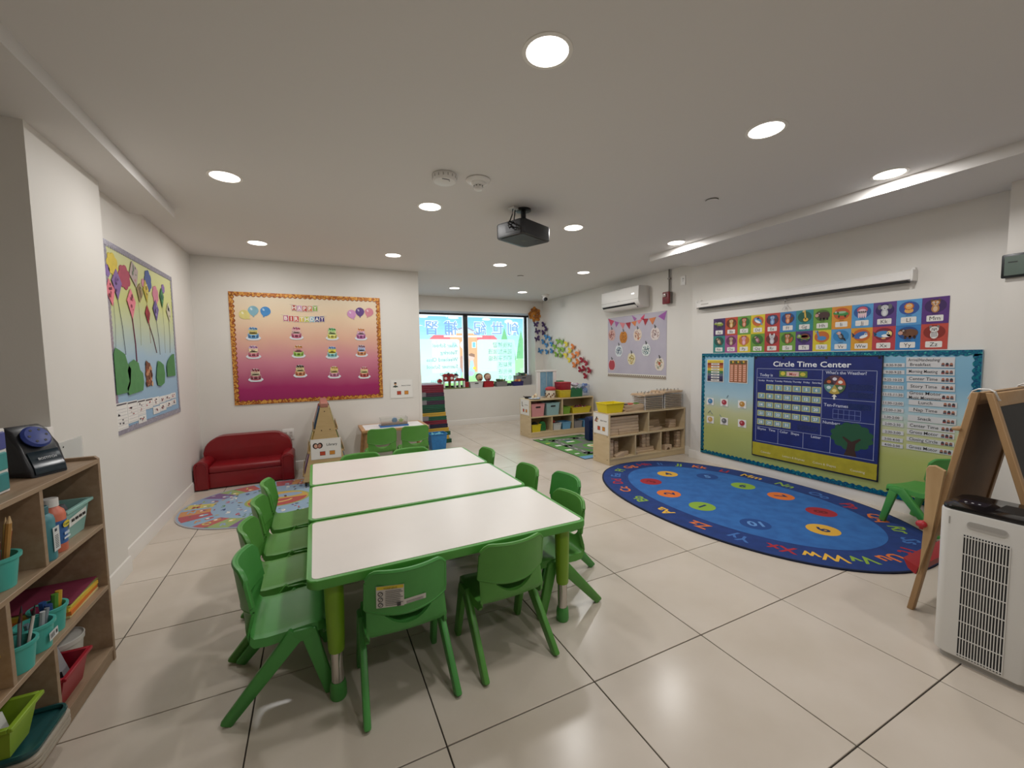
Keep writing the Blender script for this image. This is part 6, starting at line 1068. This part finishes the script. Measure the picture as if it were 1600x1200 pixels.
t = thing('paint_bottle', 'teal paint bottle with barcode label beside the divider', 'bottle', (-.885, 1.968, Zs1+.0008)); MB().lathe([(.034, 0), (.036, .006), (.036, .14), (.032, .155), (.018, .168)], 24).build('bottle_body', mat('teal_paint', '#4d8a94', .4), t); MB().lathe([(.0225, .165), (.0225, .19), (.02, .192)], 20).build('cap', mat('teal_cap', '#3a6a74', .4), t)
D = Art(); D.rect(-.016, .03, .022, .115, '#d4d6d6', 1); [D.rect(-.008, .04+.006*k, .014, .0425+.006*k, '#2a2a2e', 2) for k in range(8)]; D.rect(-.006, .098, .008, .108, '#34384a', 2); o = D.build('label_print', t, off=.0372); o.rotation_euler.z = PI/2
PAPS = [('#d9c48a', 'cream', .008), ('#e07a2c', 'orange', .016), ('#e6b83c', 'golden', .014), ('#d9cf5a', 'lemon', .006), ('#8a8a4a', 'olive', .004), ('#7d2440', 'maroon', .004)]
z = Zs2 + .0008
for k, (c, n, th) in enumerate(PAPS):
    t = thing('paper_ream', n + ' construction paper, ' + (ORD[k] + ' up in' if k < 5 else 'topmost of') + ' the pile on the craft shelf', 'paper', (-.995, 2.18, z), math.radians((0, 1.5, -1, 1, -2, 2)[k]), 'construction paper pile'); MB().box(-.122, .122, -.112, .112, 0, th, .0004).build('sheet', paper(c, .8), t); z += th + .0004
CUPS = ((2.0, -.90, 'turquoise cup of thick markers beside the construction paper'), (1.89, -.888, 'turquoise cup with white barcode label on the middle craft shelf'), (1.785, -.885, 'turquoise cup of paint brushes on the middle craft shelf'))
for k, (y, x, lb) in enumerate(CUPS):
    t = cup('supply_cup', lb, y, Zs2, .046, .092, x)
    if k == 1:
        D = Art(); D.rect(-.024, .028, .026, .056, '#d8d8d6', 1); [D.rect(-.018+.005*q, .034, -.0155+.005*q, .05, '#2a2a2e', 2) for q in range(5)]; D.rect(.012, .036, .022, .048, '#3a3a3e', 2); o = D.build('barcode_label', t, off=.0462); o.rotation_euler.z = PI/2
for k, (c, n, dx, dy, L) in enumerate((('#5f9a3a', 'green', .01, .012, .115), ('#d9a93a', 'golden yellow', .012, .026, .118), ('#2f5a9a', 'blue', -.005, -.01, .105), ('#34508a', 'navy blue', .012, -.022, .10), ('#8a2a4a', 'magenta', -.015, -.025, .098))):
    stick('thick_marker', n + ' thick marker in the cup beside the construction paper', -.90+dx*.9, 2.0+dy*.9, Zs2+.012, dx*4, dy*4, L, .010, c)
for k, (c, n, dx, dy, L) in enumerate((('#8a929a', 'grey', .01, .02, .11), ('#b8bcc0', 'silver', .014, .0, .115), ('#7a8a94', 'steel blue', .0, -.018, .10))):
    stick('safety_scissors', n + ' tool handle in the cup with the barcode label', -.888+dx*.8, 1.89+dy*.8, Zs2+.012, dx*8, dy*12, L, .007, c)
for k in range(7):
    a = 2*PI*k/7; stick('paint_brush', ('white', 'black', 'red brown', 'dark brown', 'tan', 'maroon', 'grey')[k] + ' handled paint brush in the turquoise brush cup', -.885+.018*math.cos(a), 1.785+.018*math.sin(a), Zs2+.012, .15*math.cos(a), .20*math.sin(a)+.12, .15, .004, ('#d8d4cc', '#1c1a1c', '#6a3428', '#3a2824', '#a8825a', '#5a2028', '#7a7a7c')[k], '#2a2226')
t = thing('yellow_craft_bin', 'yellow bin past the divider on the middle craft shelf', 'bin', (-.99, 1.585, Zs2+.001), PI/2); open_bin(t, .085, .085, .10, .11, .11, mat('yellow_bin_plastic', '#d6b82a', .4), rim=.010)
# lowest tier
t = thing('red_craft_bin', 'red bin with folders on the lowest craft shelf', 'bin', (-.952, 2.045, Zs3+.001), PI/2); open_bin(t, .080, .075, .088, .095, .115, mat('red_bin_plastic', '#a01c2c', .4), rim=.010)
t = thing('blue_folder', 'blue edged clear document wallet leaning in the red bin', 'folder', (-.912, 2.045, Zs3+.012), PI/2); MB().hexa([(-.065, -.02, 0), (.065, -.02, 0), (.065, -.012, 0), (-.065, -.012, 0), (-.065, .03, .185), (.065, .03, .185), (.065, .038, .185), (-.065, .038, .185)], .003).build('wallet_frame', mat('wallet_blue', '#2f4f9a', .35), t); MB().hexa([(-.055, -.0195, .014), (.058, -.0195, .014), (.058, -.016, .014), (-.055, -.016, .014), (-.055, .0245, .17), (.058, .0245, .17), (.058, .028, .17), (-.055, .028, .17)]).build('wallet_paper', mat('wallet_grey', '#a8a6aa', .4), t); MB().hexa([(-.05, -.024, .02), (.0, -.024, .02), (.0, -.020, .02), (-.05, -.020, .02), (-.04, -.008, .065), (.01, -.008, .075), (.01, -.004, .075), (-.04, -.004, .065)]).build('dark_clip', M_BLACK, t)
t = thing('magenta_folder', 'magenta folder behind the blue wallet in the red bin', 'folder', (-.945, 2.045, Zs3+.012), PI/2); MB().hexa([(-.06, .0, 0), (.06, .0, 0), (.06, .006, 0), (-.06, .006, 0), (-.06, .035, .20), (.06, .035, .20), (.06, .041, .20), (-.06, .041, .20)], .002).build('cover', paper('#a02458', .4), t)
t = thing('white_tub', 'round white tub with lid on the lowest craft shelf', 'tub', (-.985, 2.232, Zs3+.0008)); MB().lathe([(.064, 0), (.072, .10), (.072, .112)], 28).build('tub_body', mat('tub_white', '#cfccc4', .4), t); MB().lathe([(.077, .108), (.078, .126), (.074, .128), (.070, .122)], 28).build('lid', mat('lid_white', '#d8d5ce', .35), t); D = Art(); D.ell(0, .06, .022, .03, '#6a5a2a', 1); D.ell(0, .06, .015, .022, '#c9b04a', 2); o = D.build('label_print', t, off=.0725); o.rotation_euler.z = math.radians(55)
t = thing('teal_tray', 'dark teal lunch tray on top of the pile on the lowest craft shelf', 'tray', (-.955, 1.79, Zs3+.046), PI/2, 'lunch trays'); M_TT = mat('teal_tray_plastic', '#1f4f50', .35)
def tray(t, m):
    MB().prism(rr(.105, .135, .03), 'z', 0, .006, .002).build('tray_floor', m, t); q = rr(.103, .133, .03); MB().tube([(x, y, .013) for x, y in q + q[:1]], .008, 6, (.8, 1.2)).build('tray_rim', m, t)
tray(t, M_TT)
for k in range(3): t = thing('cream_tray', 'cream lunch tray, %s from the top under the teal tray' % ORD[1+k], 'tray', (-.953, 1.79, Zs3+.030-.0145*k), PI/2, 'lunch trays'); MB().prism(rr(.110, .140, .03), 'z', 0, .013, .004, 2).build('tray_body', mat('cream_tray_plastic', '#b5ab9c', .4), t)
t = thing('lime_craft_bin', 'lime green bin standing on the teal tray', 'bin', (-.93, 1.735, Zs3+.0675), PI/2); open_bin(t, .045, .06, .07, .078, .11, mat('lime_bin_plastic', '#8fb030', .4), rim=.010); MB().hexa([(-.03, -.04, .02), (.02, -.04, .02), (.02, -.036, .02), (-.03, -.036, .02), (-.03, -.02, .10), (.02, -.02, .11), (.02, -.016, .11), (-.03, -.016, .10)]).build('white_card', M_CARD, t)
# on the top board
ZTOP = .8975
t = thing('pencil_sharpener', 'black electric pencil sharpener with blue dial on the craft shelf', 'sharpener', (-.985, 2.135, ZTOP), math.radians(62)); M_SHB = mat('sharpener_black', '#14161c', .3)
MB().prism([(-.095, 0), (.10, 0), (.095, .03), (.062, .105), (.03, .165), (-.0, .182), (-.05, .168), (-.10, .135)][::1], 'x', -.062, .062, .014, 3).build('body', M_SHB, t).rotation_euler.z = PI
MB().prism([(.101, .008), (.0955, .035), (.072, .088), (.075, .09), (.099, .036), (.104, .01)], 'x', -.048, .048).build('shavings_drawer', mat('drawer_smoke', '#1a2a34', .12), t).rotation_euler.z = PI
rt = Matrix.Rotation(math.radians(58), 3, 'X'); MB().lathe([(.042, 0), (.044, .006), (.037, .014), (.010, .016)], 28, (0, -.050, .138), rot=rt).build('dial', mat('dial_blue', '#2c3f8c', .35), t)
for k in range(6): a = 2*PI*k/6; v = rt @ Vector((.026*math.cos(a), .026*math.sin(a), .0146)); MB().lathe([(.0045, 0), (.0045, .0012)], 10, (v.x, v.y-.050, v.z+.138), rot=rt).build('dial_hole', M_BLACK, t)
D = Art(); D.text('BOSTITCH', 0, 0, .009, '#c8ccd0', 1, bold=.02, w=.062); o = D.build('maker_print', t, off=.0); o.location = (.0, -.0935, .060); o.rotation_euler = (math.radians(-24), 0, 0)
t = thing('drawer_box', 'small white drawer tower with teal and blue drawers on the craft shelf', 'organizer', (-1.005, 1.79, ZTOP), PI/2); MB().box(-.09, .09, -.10, .09, 0, .205, .003).build('case', M_WHITE, t)
for k, c in enumerate(('#2f8a8c', '#3a9a98', '#46509a')): d = MB().box(-.084, .084, -.104, -.09, .008+.065*k, .066+.065*k, .004).build('drawer', paper(c, .4), t); MB().box(-.02, .02, -.108, -.104, .045+.065*k, .058+.065*k, .002).build('drawer_pull', paper(lerp_hex(c, '#000000', .4)), d)
# acrylic plate and conduit box on the pillar
t = thing('acrylic_sign_holder', 'empty clear acrylic sign holder on the pillar behind the craft shelf', 'sign holder', (-1.0935, 2.72, .88), PI/2); MB().box(-.11, .11, -.004, 0, -.055, .055, .001).build('acrylic_sheet', mat('acrylic_clear', '#e9ebea', .1, alpha=.35), t); MB().lathe([(.004, -.001), (.004, .001)], 8, (-.07, -.0048, .03), rot=Matrix.Rotation(PI/2, 3, 'X')).build('screw', M_BLACK, t)
t = thing('wall_switch_box', 'white surface switch box on the pillar corner behind the sharpener', 'switch', (-1.125, 2.5785, .955), 0); MB().box(-.04, .04, -.05, 0, -.065, .065, .004, 2).build('box_body', M_WHITE, t); MB().box(-.02, .02, -.054, -.049, -.03, .03, .003).build('rocker', M_WHITE, t)
